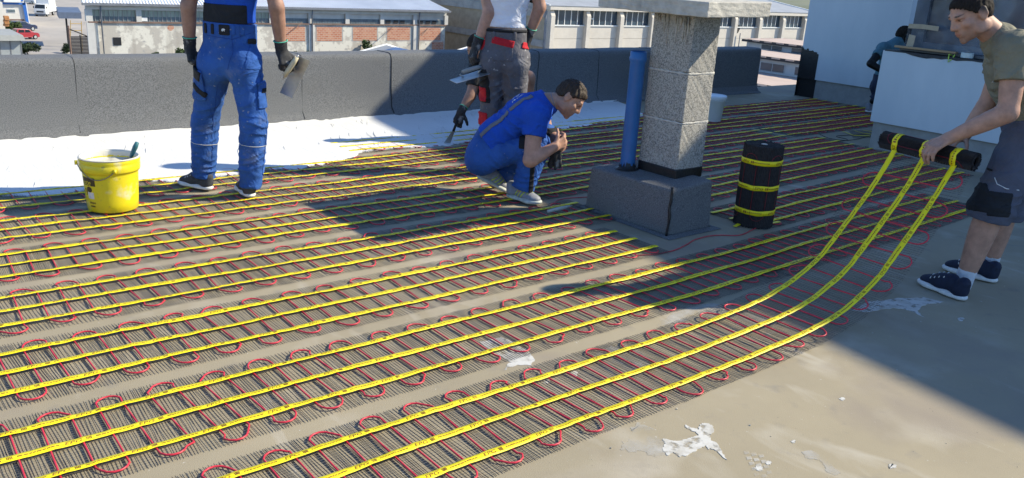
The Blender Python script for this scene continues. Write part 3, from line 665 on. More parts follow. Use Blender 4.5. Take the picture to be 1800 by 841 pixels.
for j, (r, z) in enumerate(((.0, .272), (.06, .275), (.11, .272), (.148, .272), (.1585, .284))):
    for k in range(n):
        a = 2 * math.pi * k / n; V.append((bc[0] + r * math.cos(a), bc[1] + r * math.sin(a), bz + z + (.006 * noise1(k * .5 + j * 7, 3) if 0 < j < 4 else 0)))
for j in range(4):
    for k in range(n): Fc.append((j * n + k, j * n + (k + 1) % n, (j + 1) * n + (k + 1) % n, (j + 1) * n + k))
mesh('slurry', V, Fc, M_slur, yb, True)
to_cam = math.atan2(-bc[1], -bc[0])
V = []; Fc = []                               # smears on the rim
for k in range(n):
    a = 2 * math.pi * k / n; fr_ = .5 + .5 * math.cos(a - to_cam - 2.6); lo = .3235 - (.022 * max(0, noise1(k * .6, 4)) + .014 * abs(noise1(k * .37, 9))) * fr_; inl = .29 - .03 * max(0, noise1(k * .9, 6))
    for r, z in ((.1715, lo), (.1722, .318), (.1675, .3262), (.1605, .3262), (.1578, .318), (.1568, inl)): V.append((bc[0] + r * math.cos(a), bc[1] + r * math.sin(a), bz + z))
for k in range(n):
    for j in range(5): Fc.append((k * 6 + j, ((k + 1) % n) * 6 + j, ((k + 1) % n) * 6 + j + 1, k * 6 + j + 1))
mesh('rim_smear', V, Fc, M_slur, yb, True)
# label panel, printed on the side turned to the left of the camera
to_cam = math.atan2(-bc[1], -bc[0])           # direction from the bucket to the camera
def on_b(a, z, d=.0006): r = .1425 + (.156 - .1425) * min(1, z / .225) + d; return (bc[0] + r * math.cos(a), bc[1] + r * math.sin(a), bz + z)
def patch_b(name, a0, a1, z0, z1, m_, d=.0008, par_=None, n=10):
    V = []; Fc = []
    for i in range(n + 1):
        a = a0 + (a1 - a0) * i / n; V += [on_b(a, z0, d), on_b(a, z1, d)]
    for i in range(n): Fc.append((2 * i, 2 * i + 2, 2 * i + 3, 2 * i + 1))
    return mesh(name, V, Fc, m_, par_ or yb, True)
M_lab = mat('dark_print', (.05, .035, .012), .5, .2, 30); M_lw = mat('pale_print', (.62, .60, .55), .5, .1, 30)
lc = to_cam - .95                              # centre of the label (left as seen)
lb = patch_b('label_panel', lc - .42, lc + .33, .165, .215, M_lab)
patch_b('label_note', lc - .10, lc + .22, .085, .125, M_lw); patch_b('label_mark', lc - .05, lc + .25, .055, .066, M_lab, n=6); patch_b('label_mark', lc - .02, lc + .22, .035, .043, M_lab, n=6)
def text_on_b(s, size, a_start, z0, m_, d):
    V, Fc = text_geo(s, size); return mesh('lettering', [on_b(a_start + x / .155, z0 + y, d) for x, y in V], Fc, m_, yb)
text_on_b('lote', .050, lc - .36, .168, M_yb, .0016); text_on_b('sy', .062, lc - .36, .115, M_lab, .0012)
V = [on_b(lc + .02 + .14 * math.cos(a), .142 + .018 * math.sin(a), .0014) for a in np.linspace(0, 6.28, 20)[:-1]]; mesh('label_seal', V, [tuple(range(19))], M_lab, yb)
h1 = to_cam - .12; h0 = h1 - math.pi; pts = []
A_ = Vector(on_b(h1 + .25, .262, .022)); B_ = Vector(on_b(lc - .35, .30, .03)); Cc = Vector(on_b(to_cam - .6, .135, .035))
for t in np.linspace(0, 1, 16): pts.append(A_ * (1 - t) ** 2 + Cc * 2 * t * (1 - t) + B_ * t * t)
MB().tube(pts, .0028, 6).build('wire_handle', M_wire, yb, True)
for P_ in (A_, B_): MB().tube([P_ + Vector((0, 0, -.012)), P_ + Vector((0, 0, .012))], .009, 8).build('handle_lug', M_yb, yb, True)
# trowel standing in the yellow bucket
tw = empty('trowel', (1.42, 5.40, .3), 'small trowel with teal handle standing in the yellow bucket', 'trowel')
q0, q1 = at(230, 277, 5.02 + .03), at(241, 251, 5.05)
rim = at(212, 281, 5.06)
MB().tube([q0, q0 * .7 + q1 * .3, q0 * .3 + q1 * .7, q1], [.009, .013, .0155, .012], 12).build('handle', mat('teal_handle', (.03, .13, .15), .45, .1), tw, True)
MB().tube([q0 + (q1 - q0) * .05, q0, q0 + (rim - q0) * .7 - np.array((0, 0, .004)), rim + np.array((0, 0, -.02)), rim + np.array((-.05, 0, -.05))], .004, 8).build('shank', M_wire, tw, True)
e = rim + np.array((-.05, 0, -.05)); MB().hexa(obox(e + np.array((-.03, .02, -.02)), (.05, -.02, -.03), (.02, .04, 0), (.0, .0, .001))).build('blade', M_wire, tw)
# white lidded bucket behind the chimney
M_wb = mat('white_plastic', (.68, .70, .70), .45, .06, 8)
wc = (8.03, 6.19, .008)
wb = empty('lidded_bucket', wc, 'white lidded plastic bucket standing behind the chimney', 'bucket')
MB().lathe(wc, [(.0, 0), (.118, 0), (.122, .005), (.142, .235), (.15, .24), (.151, .262), (.145, .268)], 40).build('body', M_wb, wb, True)
MB().lathe(wc, [(.156, .262), (.158, .268), (.158, .292), (.152, .297), (.146, .292), (.14, .288), (.0, .29)], 40).build('lid', M_wb, wb, True)
V, Fc = MB().lathe(wc, [(.159, .27), (.1605, .272), (.159, .274)], 40).v, None
MB().lathe(wc, [(.1452, .246), (.149, .2485), (.1515, .252)], 40).build('seal_line', M_lab, wb, True)
# ------------------------------------------------------------------ people: smooth surfaces grown round a posed skeleton
def V3(*a): return np.array(a, float)
def nrm(v): v = np.asarray(v, float); return v / (np.linalg.norm(v) + 1e-9)
class Cone:                                   # a tapered limb between two joints; flat = (axis, squash); fold = (amp, waves per m, phase, skew)
    def __init__(s, a, b, ra, rb, bulge=0., flat=None, fold=None, at_=.45):
        s.a = np.asarray(a, float); s.b = np.asarray(b, float); s.ra, s.rb, s.bulge, s.flat, s.fold, s.at = ra, rb, bulge, flat, fold, at_
        s.m = max(ra, rb) + abs(bulge) + (fold[0] * 1.6 if fold else 0)
    def aabb(s): return np.minimum(s.a, s.b) - s.m, np.maximum(s.a, s.b) + s.m
    def __call__(s, p):
        dt = p.dtype; sa = s.a.astype(dt); ba = (s.b - s.a).astype(dt); L2 = dt.type(ba @ ba + 1e-12); pa = p - sa; t = np.clip(pa @ ba / L2, 0, 1); q = pa - t[..., None] * ba
        r = s.ra + (s.rb - s.ra) * t
        if s.bulge: r = r + s.bulge * np.sin(np.pi * np.clip(t, 0, 1) ** (np.log(.5) / np.log(s.at)))
        sc = 1.
        if s.flat:
            f = nrm(s.flat[0]).astype(dt); qf = q @ f; q = q + (qf * dt.type(1 / s.flat[1] - 1))[..., None] * f; sc = min(1, s.flat[1])
        d = np.sqrt((q * q).sum(-1))
        if s.fold:
            A, fr, ph, sk = s.fold; ax = ba / math.sqrt(L2); e1 = nrm(np.cross(ax, (.3, .9, .2))).astype(dt); e2 = np.cross(ax, e1)
            th = np.arctan2(q @ e2, q @ e1); u = pa @ ax
            w1 = 2 * np.pi * fr * u; warp = 1.1 * np.sin(w1 * .31 + ph * 2.3) + .5 * np.sin(w1 * .53 - 2 * th + ph)
            g1 = np.sin(w1 * .62 + sk * np.sin(th + ph) + warp + th); g2 = np.sin(w1 * .48 - 2 * th + 1.7 * ph + warp * 1.3); g3 = np.sin(w1 * 1.25 + 2.2 * np.sin(th - ph) + warp * 2)
            m1 = .5 + .5 * np.sin(th + ph * 1.3 + w1 * .17); m2 = .5 + .5 * np.sin(2 * th - ph + w1 * .23)
            g = .8 * (1 - np.abs(g1)) ** 2 * m1 + .7 * (1 - np.abs(g2)) ** 2 * (1 - m1) + .35 * g3 * m2 * m1 - .35
            r = r + A * g * 1.6
        return (d - r) * sc
class Ell:
    def __init__(s, c, R, rot=None):          # rot rows are the local axes
        s.c = np.asarray(c, float); s.R = np.asarray(R, float); s.rot = np.eye(3) if rot is None else np.asarray(rot, float); s.m = s.R.max()
    def aabb(s): return s.c - s.m, s.c + s.m
    def __call__(s, p):
        dt = p.dtype; R = s.R.astype(dt); q = (p - s.c.astype(dt)) @ s.rot.T.astype(dt); q = q / R; k0 = np.sqrt((q * q).sum(-1)); q = q / R; k1 = np.sqrt((q * q).sum(-1)) + dt.type(1e-9)
        return k0 * (k0 - 1) / k1
class RBox:
    def __init__(s, c, h, rot=None, r=.01):
        s.c = np.asarray(c, float); s.h = np.asarray(h, float); s.rot = np.eye(3) if rot is None else np.asarray(rot, float); s.r = r; s.m = np.linalg.norm(s.h) + r
    def aabb(s): return s.c - s.m, s.c + s.m
    def __call__(s, p):
        dt = p.dtype; q = np.abs((p - s.c.astype(dt)) @ s.rot.T.astype(dt)) - (s.h - s.r).astype(dt)
        return np.sqrt((np.maximum(q, 0) ** 2).sum(-1)) + np.minimum(q.max(-1), 0) - s.r
def smin(a, b, k):
    h = np.maximum(k - np.abs(a - b), 0) / k; return np.minimum(a, b) - h * h * k * .25
class Field:
    def __init__(s, prims, k=.03, cuts=(), off=0.): s.prims, s.k, s.cuts, s.off = prims, k, cuts, off
    def __call__(s, p):
        d = np.full(p.shape[:-1], 1e3, p.dtype)
        for f in s.prims: d = smin(d, f(p), s.k)
        d = d - s.off
        for n, c in s.cuts: d = np.maximum(d, p @ np.asarray(n, p.dtype) - p.dtype.type(c))
        return d
    def local(s, lo, hi):
        L = []
        for f in s.prims:
            a, b = f.aabb()
            if (a < hi + .03).all() and (b > lo - .03).all(): L.append(f.local(lo, hi) if isinstance(f, Field) else f)
        return Field(L or s.prims[:1], s.k, s.cuts, s.off)
    def grad(s, p, e=.003):
        g = np.stack([s(p + V3(*(e if i == j else 0 for j in range(3)))) - s(p - V3(*(e if i == j else 0 for j in range(3)))) for i in range(3)], -1)
        return g / (np.linalg.norm(g, axis=-1, keepdims=True) + 1e-9)
    def snap(s, p, off=0., n=6):
        p = np.array(p, float); s = s.local(p.min(0) - .12, p.max(0) + .12)
        for _ in range(n): p = p - (s(p) - off)[..., None] * s.grad(p)
        return p
class Patch:                                  # a piece of cloth lying on a field, cut out by a box
    def __init__(s, field, box_, th=.004): s.f, s.b, s.th = field.local(*box_.aabb()), box_, th; s.prims = [box_]
    def __call__(s, p): d = s.f(p); return np.maximum(np.maximum(d - s.th, -(d + .006)), s.b(p))
def surface(field, res, B=7):
    lo = np.min([f.aabb()[0] for f in field.prims], 0) - .02; hi = np.max([f.aabb()[1] for f in field.prims], 0) + .02
    nb = np.ceil((hi - lo) / (res * B)).astype(int); N = nb * B + 1
    ci = np.stack(np.meshgrid(*[np.arange(n) for n in nb], indexing='ij'), -1).reshape(-1, 3)
    cen = lo + (ci + .5) * B * res; hd = B * res * .5 * 1.733
    isf = type(field) is Field
    if isf:
        D = np.stack([f(cen) for f in field.prims], -1); dm = D.min(-1); d0 = field(cen)
        act = np.abs(dm - field.off) < hd * 1.12 + field.k * .3 + .012
        if field.cuts: act |= np.abs(d0) < hd * 1.12
    else:
        d0 = field(cen); act = np.abs(d0) < hd * 1.2 + .01
    val = np.ones(N, np.float32)
    full = np.repeat(np.repeat(np.repeat(np.where(d0 < 0, -1., 1.).reshape(nb), B, 0), B, 1), B, 2); val[:-1, :-1, :-1] = full
    ai = ci[act]; g = np.stack(np.meshgrid(*[np.arange(B + 1)] * 3, indexing='ij'), -1).reshape(-1, 3)
    if len(ai) == 0: return None
    idx = ai[:, None, :] * B + g[None]; P = (lo + idx * res).astype(np.float32)
    if isf:
        d = np.full(P.shape[:2], 1e3, np.float32); Da = D[act]; dma = dm[act]
        for i, f in enumerate(field.prims):
            sel = Da[:, i] < dma + 2 * hd * 1.05 + field.k
            if sel.any(): d[sel] = smin(d[sel], f(P[sel]), field.k)
        d = d - field.off
        for n, c in field.cuts: d = np.maximum(d, P @ np.asarray(n, P.dtype) - P.dtype.type(c))
    else: d = field(P)
    val[idx[..., 0], idx[..., 1], idx[..., 2]] = d
    ins = val < 0
    c8 = [ins[a:N[0] - 1 + a, b:N[1] - 1 + b, c:N[2] - 1 + c] for a in (0, 1) for b in (0, 1) for c in (0, 1)]
    s = sum(x.astype(np.int8) for x in c8); cells = np.argwhere((s > 0) & (s < 8))
    vid = np.full(tuple(N - 1), -1, np.int32); vid[tuple(cells.T)] = np.arange(len(cells))
    acc = np.zeros((len(cells), 3)); cnt = np.zeros(len(cells))
    for ax in range(3):
        o = [i for i in range(3) if i != ax]
        for u in (0, 1):
            for v in (0, 1):
                p0 = np.zeros(3, int); p0[o[0]] = u; p0[o[1]] = v; p1 = p0.copy(); p1[ax] = 1
                a = val[tuple((cells + p0).T)]; b = val[tuple((cells + p1).T)]; m_ = (a < 0) != (b < 0)
                t = np.where(m_, a / np.where(m_, a - b, 1), 0); q = p0 + t[:, None] * (p1 - p0)
                acc += q * m_[:, None]; cnt += m_
    Vv = lo + (cells + acc / cnt[:, None]) * res
    Q = []
    for ax in range(3):
        sl = [slice(None)] * 3; s2 = [slice(None)] * 3; sl[ax] = slice(0, -1); s2[ax] = slice(1, None)
        A = ins[tuple(sl)]; Bv = ins[tuple(s2)]; E = np.argwhere(A != Bv); o = [(ax + 1) % 3, (ax + 2) % 3]
        ok = (E[:, o[0]] > 0) & (E[:, o[1]] > 0) & (E[:, o[0]] < N[o[0]] - 1) & (E[:, o[1]] < N[o[1]] - 1); E = E[ok]
        u = np.zeros(3, int); u[o[0]] = 1; v = np.zeros(3, int); v[o[1]] = 1
        q = np.stack([vid[tuple((E - u - v).T)], vid[tuple((E - v).T)], vid[tuple(E.T)], vid[tuple((E - u).T)]], -1)
        fl_ = ~A[tuple(E.T)]; q[fl_] = q[fl_][:, ::-1]; Q.append(q)
    Q = np.concatenate(Q); Q = Q[(Q >= 0).all(1)]
    return Vv, Q
def skin_mesh(name, field, res, mat_, parent, color=None):
    r = surface(field, res)
    if r is None or len(r[1]) == 0: print('EMPTY', name); return None
    V, Q = r; c = color(V) if color else None
    return npmesh(name, V, Q, mat_, parent, True, c)
# --- anatomy
def head_rot(fwd, up):
    f = nrm(fwd); u = nrm(np.asarray(up) - f * (np.asarray(up) @ f)); r = np.cross(f, u); return np.stack([r, f, u])    # rows: right, forward, up
def head_prims(c, rot, s=1.):
    P = lambda x, y, z: c + s * (x * rot[0] + y * rot[1] + z * rot[2]); E = lambda p, R: Ell(P(*p), np.array(R) * s, rot)
    L = [E((0, -.014, .034), (.074, .096, .086)), E((0, .022, -.028), (.062, .068, .080)), E((0, .040, -.070), (.044, .046, .040)), Cone(P(0, .076, -.096), P(0, .070, -.090), .019 * s, .02 * s),
         Cone(P(-.034, .074, .030), P(.034, .074, .030), .014 * s, .014 * s), Cone(P(0, .086, .022), P(0, .106, -.018), .009 * s, .0125 * s), Cone(P(-.014, .090, -.024), P(.014, .090, -.024), .010 * s, .010 * s),
         Cone(P(-.016, .083, -.052), P(.016, .083, -.052), .010 * s, .010 * s), Cone(P(-.014, .082, -.064), P(.014, .082, -.064), .0095 * s, .0095 * s)]
    for q in (-1, 1): L += [E((q * .046, .052, -.016), (.022, .026, .02)), E((q * .056, .0, -.064), (.016, .04, .03))]
    ears = []
    for q in (-1, 1):
        ears += [Ell(P(q * .078, -.014, -.002), np.array((.009, .021, .034)) * s, rot), Cone(P(q * .082, -.028, .022), P(q * .083, -.030, -.008), .007 * s, .006 * s)]
    return L + ears
def face_color(c, rot, s, skin, hair, stubble=.0, fade=None):
    skin = np.array(skin); hair = np.array(hair)
    def fn(V):
        L = ((V - c) @ rot.T) / s; x, y, z = np.abs(L[:, 0]), L[:, 1], L[:, 2]; col = np.ones((len(V), 3))
        near = (np.linalg.norm(L, axis=1) < .16)
        def blend(m, k): 
            m = np.clip(m, 0, 1) * near; col[:] = col * (1 - m[:, None]) + np.array(k) * m[:, None]
        ell = lambda cx, cz, rx, rz: 1.6 - 1.2 * (((x - cx) / rx) ** 2 + ((z - cz) / rz) ** 2)
        front = (y > .045)
        blend(np.clip((y - .02) / .05, 0, 1) * np.clip((-.035 - z) / .02, 0, 1) * stubble, hair / skin * .6 + .3)
        blend(ell(.033, .014, .018, .010) * front, (.62, .50, .46)); blend(ell(.033, .012, .0115, .0052) * front, (1.35, 1.5, 1.6)); blend(ell(.031, .012, .0055, .0055) * front, (.12, .12, .12))
        blend(ell(.034, .036, .019, .0040) * front * .85, hair / skin * 1.6); blend(ell(0., -.058, .024, .0035) * front, (.45, .32, .32)); blend(ell(0., -.056, .021, .010) * front * .5, (.9, .62, .62))
        blend(ell(.007, -.032, .004, .003) * front, (.4, .3, .3))
        if fade is not None:
            blend(np.clip((z - (.0 + .62 * y)) / .03, 0, 1) * np.clip((.075 - y) / .02, 0, 1) * fade, hair / skin * 1.2)
        return col
    return fn
def hand_prims(w_, fwd, side, curl=(.5, .5, .55, .6), thumb=.6, s=1., left=1, inf=0., spread=.06, tdir=None):
    """w_ wrist, fwd wrist to knuckles, side towards the thumb; fingers curl towards the palm normal"""
    f = nrm(fwd); sd_ = nrm(np.asarray(side) - f * (np.asarray(side) @ f)); n = np.cross(sd_, f) * left   # n: palm side
    L = [Cone(w_, w_ + f * .03 * s, .027 * s + inf, .028 * s + inf, flat=(n, .72))]
    off = (.030, .010, -.011, -.030); ln = (.040, .045, .041, .032); l0 = (.088, .092, .088, .080)
    for i in range(4):
        k = w_ + f * l0[i] * s + sd_ * off[i] * s
        L.append(Cone(w_ + f * .02 * s + sd_ * off[i] * .6 * s, k, .0155 * s + inf, .0118 * s + inf)); d = f + sd_ * off[i] * spread * 20; d = nrm(d); p = k; a = 0
        for j, (sg, r) in enumerate(((1., .0098), (.66, .0088), (.52, .0076))):
            a += curl[i] * (.95, 1.15, .75)[j]; dd = nrm(d * math.cos(a) + n * math.sin(a)); q = p + dd * ln[i] * sg * s
            L.append(Cone(p, q, r * s + inf, (r - .0008) * s + inf)); p = q
    tb = w_ + f * .022 * s + sd_ * .026 * s; td = nrm(f * .75 + sd_ * .75 + n * .45 * thumb) if tdir is None else nrm(tdir); p = tb
    for j, (sg, r) in enumerate(((.042, .0135), (.032, .0108), (.026, .0092))):
        dd = nrm(td * math.cos(thumb * .45 * j) + (n * .8 - sd_ * .4) * math.sin(thumb * .45 * j)); q = p + dd * sg * s; L.append(Cone(p, q, r * s + inf, r * .9 * s + inf)); p = q
    return L
def shoe(heel, toe, ankle, par_, mu, ms, s=1., trim=None, up=(0, 0, 1), name='shoe'):
    """heel and toe on the ground under the sole"""
    heel, toe = np.array(heel, float), np.array(toe, float); f = nrm(toe - heel); u = nrm(np.asarray(up, float) - f * (np.asarray(up, float) @ f)); r = np.cross(f, u); L = .29 * s; heel = (heel + toe) / 2 - f * L / 2
    P = lambda a, b, c: heel + f * a * s + r * b * s + u * c * s; fl = (u, .62)
    sole = Field([Cone(P(.035, 0, .014), P(.10, 0, .014), .036 * s, .034 * s, flat=(u, .5)), Cone(P(.10, 0, .014), P(.21, .004, .014), .034 * s, .045 * s, flat=(u, .42)), Cone(P(.21, .004, .014), P(.255, -.004, .016), .045 * s, .032 * s, flat=(u, .42))], .03, [(-u, -(u @ heel) - .0015)])
    upper = Field([Cone(P(.04, 0, .045), P(.03, 0, .085), .036 * s, .033 * s), Cone(P(.05, 0, .045), P(.14, 0, .055), .036 * s, .038 * s), Cone(P(.10, 0, .085), P(.17, 0, .055), .030 * s, .036 * s), Cone(P(.15, 0, .040), P(.225, .003, .032), .040 * s, .038 * s, flat=(u, .75)), Cone(P(.225, .003, .032), P(.25, -.003, .030), .036 * s, .026 * s, flat=(u, .7))], .03, [(-u, -(u @ heel) - .016 * s)])
    th = skin_mesh(name, upper, .0065, mu, par_); skin_mesh('sole', sole, .0065, ms, th)
    if trim is not None:
        for b in (-1, 1):
            for k in range(3): a = .095 + .028 * k; pts = upper.snap(np.array([P(a, b * .05, .03), P(a + .012, b * .045, .05), P(a + .03, b * .035, .075)]), .001); MB().tube(pts, .0035 * s, 5).build('stripe', trim, th, True)
    for k in range(4):
        a = .125 + .022 * k; pts = upper.snap(np.array([P(a, -.022, .08 - .01 * k), P(a, 0, .09 - .012 * k), P(a, .022, .08 - .01 * k)]), .002); MB().tube(pts, .0028 * s, 5).build('lace', ms if trim is None else trim, th, True)
    return th
def torso_axes(J):
    sp = nrm(J['neck'] - J['pelvis']); lat = nrm(J['shR'] - J['shL']); fr = nrm(np.cross(sp, lat)) * -1    # fr points out of the chest
    fr = np.cross(lat, sp) * -1
    return sp, lat, nrm(np.cross(sp, lat))
def body_prims(J, inf=0., s=1., arms=True, legs=True, hands=True, fold=None):
    sp, lat, fr = torso_axes(J); T = []
    pel, wa, chst, nk = J['pelvis'], J['waist'], J['chest'], J['neck']
    latp = nrm(J['hipR'] - J['hipL']); frp = nrm(np.cross(nrm(wa - pel), latp))
    T += [Cone(pel, wa, .155 * s + inf, .142 * s + inf, flat=(frp, .72)), Cone(wa, chst, .142 * s + inf, .168 * s + inf, flat=(fr, .66), fold=fold), Cone(chst, (nk * .75 + chst * .25), .168 * s + inf, .10 * s + inf, flat=(fr, .66), fold=fold),
          Cone(J['shL'], J['shR'], .058 * s + inf, .058 * s + inf), Cone(nk, J['shL'] * .8 + nk * .2, .055 * s + inf, .05 * s + inf), Cone(nk, J['shR'] * .8 + nk * .2, .055 * s + inf, .05 * s + inf)]
    for q in ('L', 'R'): T.append(Ell(J['hip' + q] - frp * .012 * s, np.array((.078, .078, .09)) * s + inf))
    return T
def arm_prims(J, q, s=1., inf=0., upto=1., up=True, fore=True, fold=None):
    A = []; sh, el, wr = J['sh' + q], J['el' + q], J['wr' + q]
    if up: A += [Ell(sh, np.full(3, .064 * s + inf)), Cone(sh, sh + (el - sh) * upto, .055 * s + inf, (.055 + (.043 - .055) * upto) * s + inf, .004, fold=fold)]
    if fore: A += [Cone(el, wr, .043 * s + inf, .029 * s + inf, .0065 * s, at_=.3)]
    return A
def leg_prims(J, q, s=1., inf=0., thigh=1., shin=1., rt=(.088, .060), rs=(.055, .040), bulge=.012, fold=None, fold2=None):
    h, k, a = J['hip' + q], J['kn' + q], J['an' + q]; A = [Cone(h, h + (k - h) * thigh, rt[0] * s + inf, (rt[0] + (rt[1] - rt[0]) * thigh) * s + inf, .005, fold=fold)]
    if shin: A += [Cone(k, k + (a - k) * shin, rs[0] * s + inf, (rs[0] + (rs[1] - rs[0]) * shin) * s + inf, bulge * s, fold=fold2, at_=.3)]
    return A
def cloth(name, col, var=.12, rough=.85, splat=None, scale=9):
    M = mat(name, col, rough, var, scale, .35, 700, bdist=.0015, spec=.25)
    n, l, b = nodes(M); tc = n.new('ShaderNodeTexCoord'); nz = n.new('ShaderNodeTexNoise'); nz.inputs['Scale'].default_value = 8; nz.inputs['Detail'].default_value = 3; nz.inputs['Distortion'].default_value = 2.2
    bp = n.new('ShaderNodeBump'); bp.inputs['Strength'].default_value = .55; bp.inputs['Distance'].default_value = .03; l.new(tc.outputs['Object'], nz.inputs[0]); l.new(nz.outputs['Fac'], bp.inputs['Height']); l.new(b.inputs['Normal'].links[0].from_socket, bp.inputs['Normal']); l.new(bp.outputs[0], b.inputs['Normal'])    # small creases
    if splat: add_layer(M, splat, 34, .66, .72, detail=5, seed=2.1); add_layer(M, tuple(.6 * c + .4 * d for c, d in zip(splat, col)), 7, .60, .78, seed=6.1)
    return M
SKIN = (.42, .235, .165)
def skin_mat(name, col=SKIN): 
    M = mat(name, col, .55, .22, 20, .4, 240, bdist=.002, tint=True, spec=.35); b = M.node_tree.nodes['Principled BSDF']; b.inputs['Subsurface Weight'].default_value = .05; b.inputs['Subsurface Scale'].default_value = .012; b.inputs['Subsurface Radius'].default_value = (1, .35, .2)
    return M
def text_on(field, s, size, org, xdir, ydir, m_, par_, off=.0025, name='lettering'):
    V, Fc = text_geo(s, size); xd, yd = nrm(xdir), nrm(ydir)
    P = np.array([np.asarray(org, float) + xd * a + yd * b for a, b in V]); return mesh(name, field.snap(P, off), Fc, m_, par_)
def hull_prims(a): return a
def rot_of(x, y):                              # rows x, y, x cross y
    x = nrm(x); y = nrm(np.asarray(y) - x * (np.asarray(y) @ x)); return np.stack([x, y, np.cross(x, y)])
RH = np.array((.76904, -.63921, 0.)); UPV = np.array((0, 0, 1.))
def _faabb(s):
    return np.min([f.aabb()[0] for f in s.prims], 0) - s.off, np.max([f.aabb()[1] for f in s.prims], 0) + s.off
Field.aabb = _faabb; Patch.aabb = lambda s: s.b.aabb()
def sleeve(J, q, frac, ra=.076, rb=.068, fold=(.006, 11, 1., 1.5)):
    sh, el = J['sh' + q], J['el' + q]; d = nrm(el - sh); e = sh + (el - sh) * frac
    return Field([Ell(sh, np.full(3, ra)), Cone(sh, e + d * .08, ra, rb, fold=fold)], .03, [(d, d @ e)])
def pant_leg(J, q, rt=(.108, .084), rs=(.084, .072), end=.97, fold=(.008, 9, .5, 1.6), fold2=(.008, 12, 1.5, 1.8), flare=0.):
    h, k, a = J['hip' + q], J['kn' + q], J['an' + q]; e = k + (a - k) * end; d = nrm(a - k)
    return Field([Cone(h, k, rt[0], rt[1], fold=fold), Cone(k, e + d * .07, rs[0], rs[1] + flare, .008, fold=fold2, at_=.35)], .035, [(d, d @ e)])
def leg_cut(J, q, frac, rt=(.108, .095), fold=(.008, 9, .5, 1.6), below=.0, rk=.09):
    h, k, a = J['hip' + q], J['kn' + q], J['an' + q]; d = nrm(a - k); e = k + d * below
    return Field([Cone(h, k, rt[0], rt[1], fold=fold), Cone(k, e + d * .07, rt[1], rk, fold=fold)], .03, [(d, d @ e)])
def pelvis_field(J, inf=.02, top=None, s=1., fold=None):
    sp = nrm(J['waist'] - J['pelvis']); latp = nrm(J['hipR'] - J['hipL']); frp = nrm(np.cross(sp, latp)); L = [Cone(J['pelvis'], J['waist'] + sp * .1, .158 * s + inf, .160 * s + inf, flat=(frp, .72), fold=fold)]
    for q in ('L', 'R'): L.append(Ell(J['hip' + q] - frp * .028 * s - sp * .02, np.array((.092, .092, .12)) * s + inf * .6))
    c = J['waist'] if top is None else top
    return Field(L, .04, [(sp, sp @ c)])
def panel(name, field, c, x, y, half, th, m_, par_, res=.006):
    return skin_mesh(name, Patch(field, RBox(c, half, rot_of(x, y), .006), th), res, m_, par_)
def ring_on(name, field, c, ax, r, m_, par_, n=40, rad=.003, off=.002, arc=(0, 2 * math.pi)):
    ax = nrm(ax); e1 = nrm(np.cross(ax, (.2, .3, .9))); e2 = np.cross(ax, e1); A = np.linspace(arc[0], arc[1], n)
    P = np.array([c + (e1 * math.cos(a) + e2 * math.sin(a)) * r for a in A])
    for _ in range(8):
        P = P - (field(P) - off)[:, None] * field.grad(P); P = P - ((P - c) @ ax)[:, None] * ax
    return MB().tube(P, rad, 6).build(name, m_, par_, True)
M_skin = skin_mat('skin'); M_skin2 = skin_mat('tanned_skin', (.30, .165, .115))
M_glove = mat('black_glove', (.022, .022, .024), .75, .5, 40, .5, 400, bdist=.002); add_layer(M_glove, (.20, .20, .20), 16, .60, .70, seed=3.)
M_mint = mat('mint_cuff', (.08, .42, .28), .7, .1)
M_blue = cloth('blue_workwear', (.026, .088, .30), .30, splat=(.20, .24, .34), scale=5); M_blk_c = cloth('black_workwear', (.017, .018, .021), .3)
M_tee = cloth('blue_tee', (.012, .070, .40), .14, scale=6); M_grey_w = cloth('grey_workwear', (.115, .112, .125), .16, splat=(.36, .35, .35)); M_red = cloth('red_flap', (.45, .018, .028), .15)
M_whitet = cloth('white_tee', (.74, .74, .78), .04); M_olive = cloth('olive_tee', (.20, .185, .13), .12); M_slate = cloth('slate_shorts', (.085, .09, .12), .15); M_teal = cloth('teal_tee', (.08, .17, .21), .2)
M_sole2 = mat('grey_sole', (.42, .44, .40), .6, .2, 30); M_sole = mat('white_sole', (.66, .66, .64), .6, .12, 40); M_upper = mat('charcoal_knit', (.045, .048, .055), .8, .3, 60, .4, 500, bdist=.002); M_navy = mat('navy_knit', (.008, .013, .035), .7, .3, 60, .4, 500, bdist=.002)
M_sock = cloth('white_sock', (.60, .62, .66), .08); M_hair = mat('dark_hair', (.020, .015, .012), .8, .5, 120, .8, 260, bdist=.004, stretch=(1, 1, .4), spec=.15); M_hairb = mat('brown_hair', (.035, .021, .013), .65, .5, 120, .8, 260, bdist=.004)
M_steel = mat('steel', (.42, .42, .41), .38, .15, 30, metal=.85); add_layer(M_steel, (.50, .49, .46), 9, .5, .7, seed=1.7); M_lime = mat('lime_trim', (.50, .62, .03), .5, .1); M_silver = mat('silver_knit', (.22, .225, .25), .6, .15, 50)
M_gstr = cloth('grey_strap', (.16, .155, .17), .1)
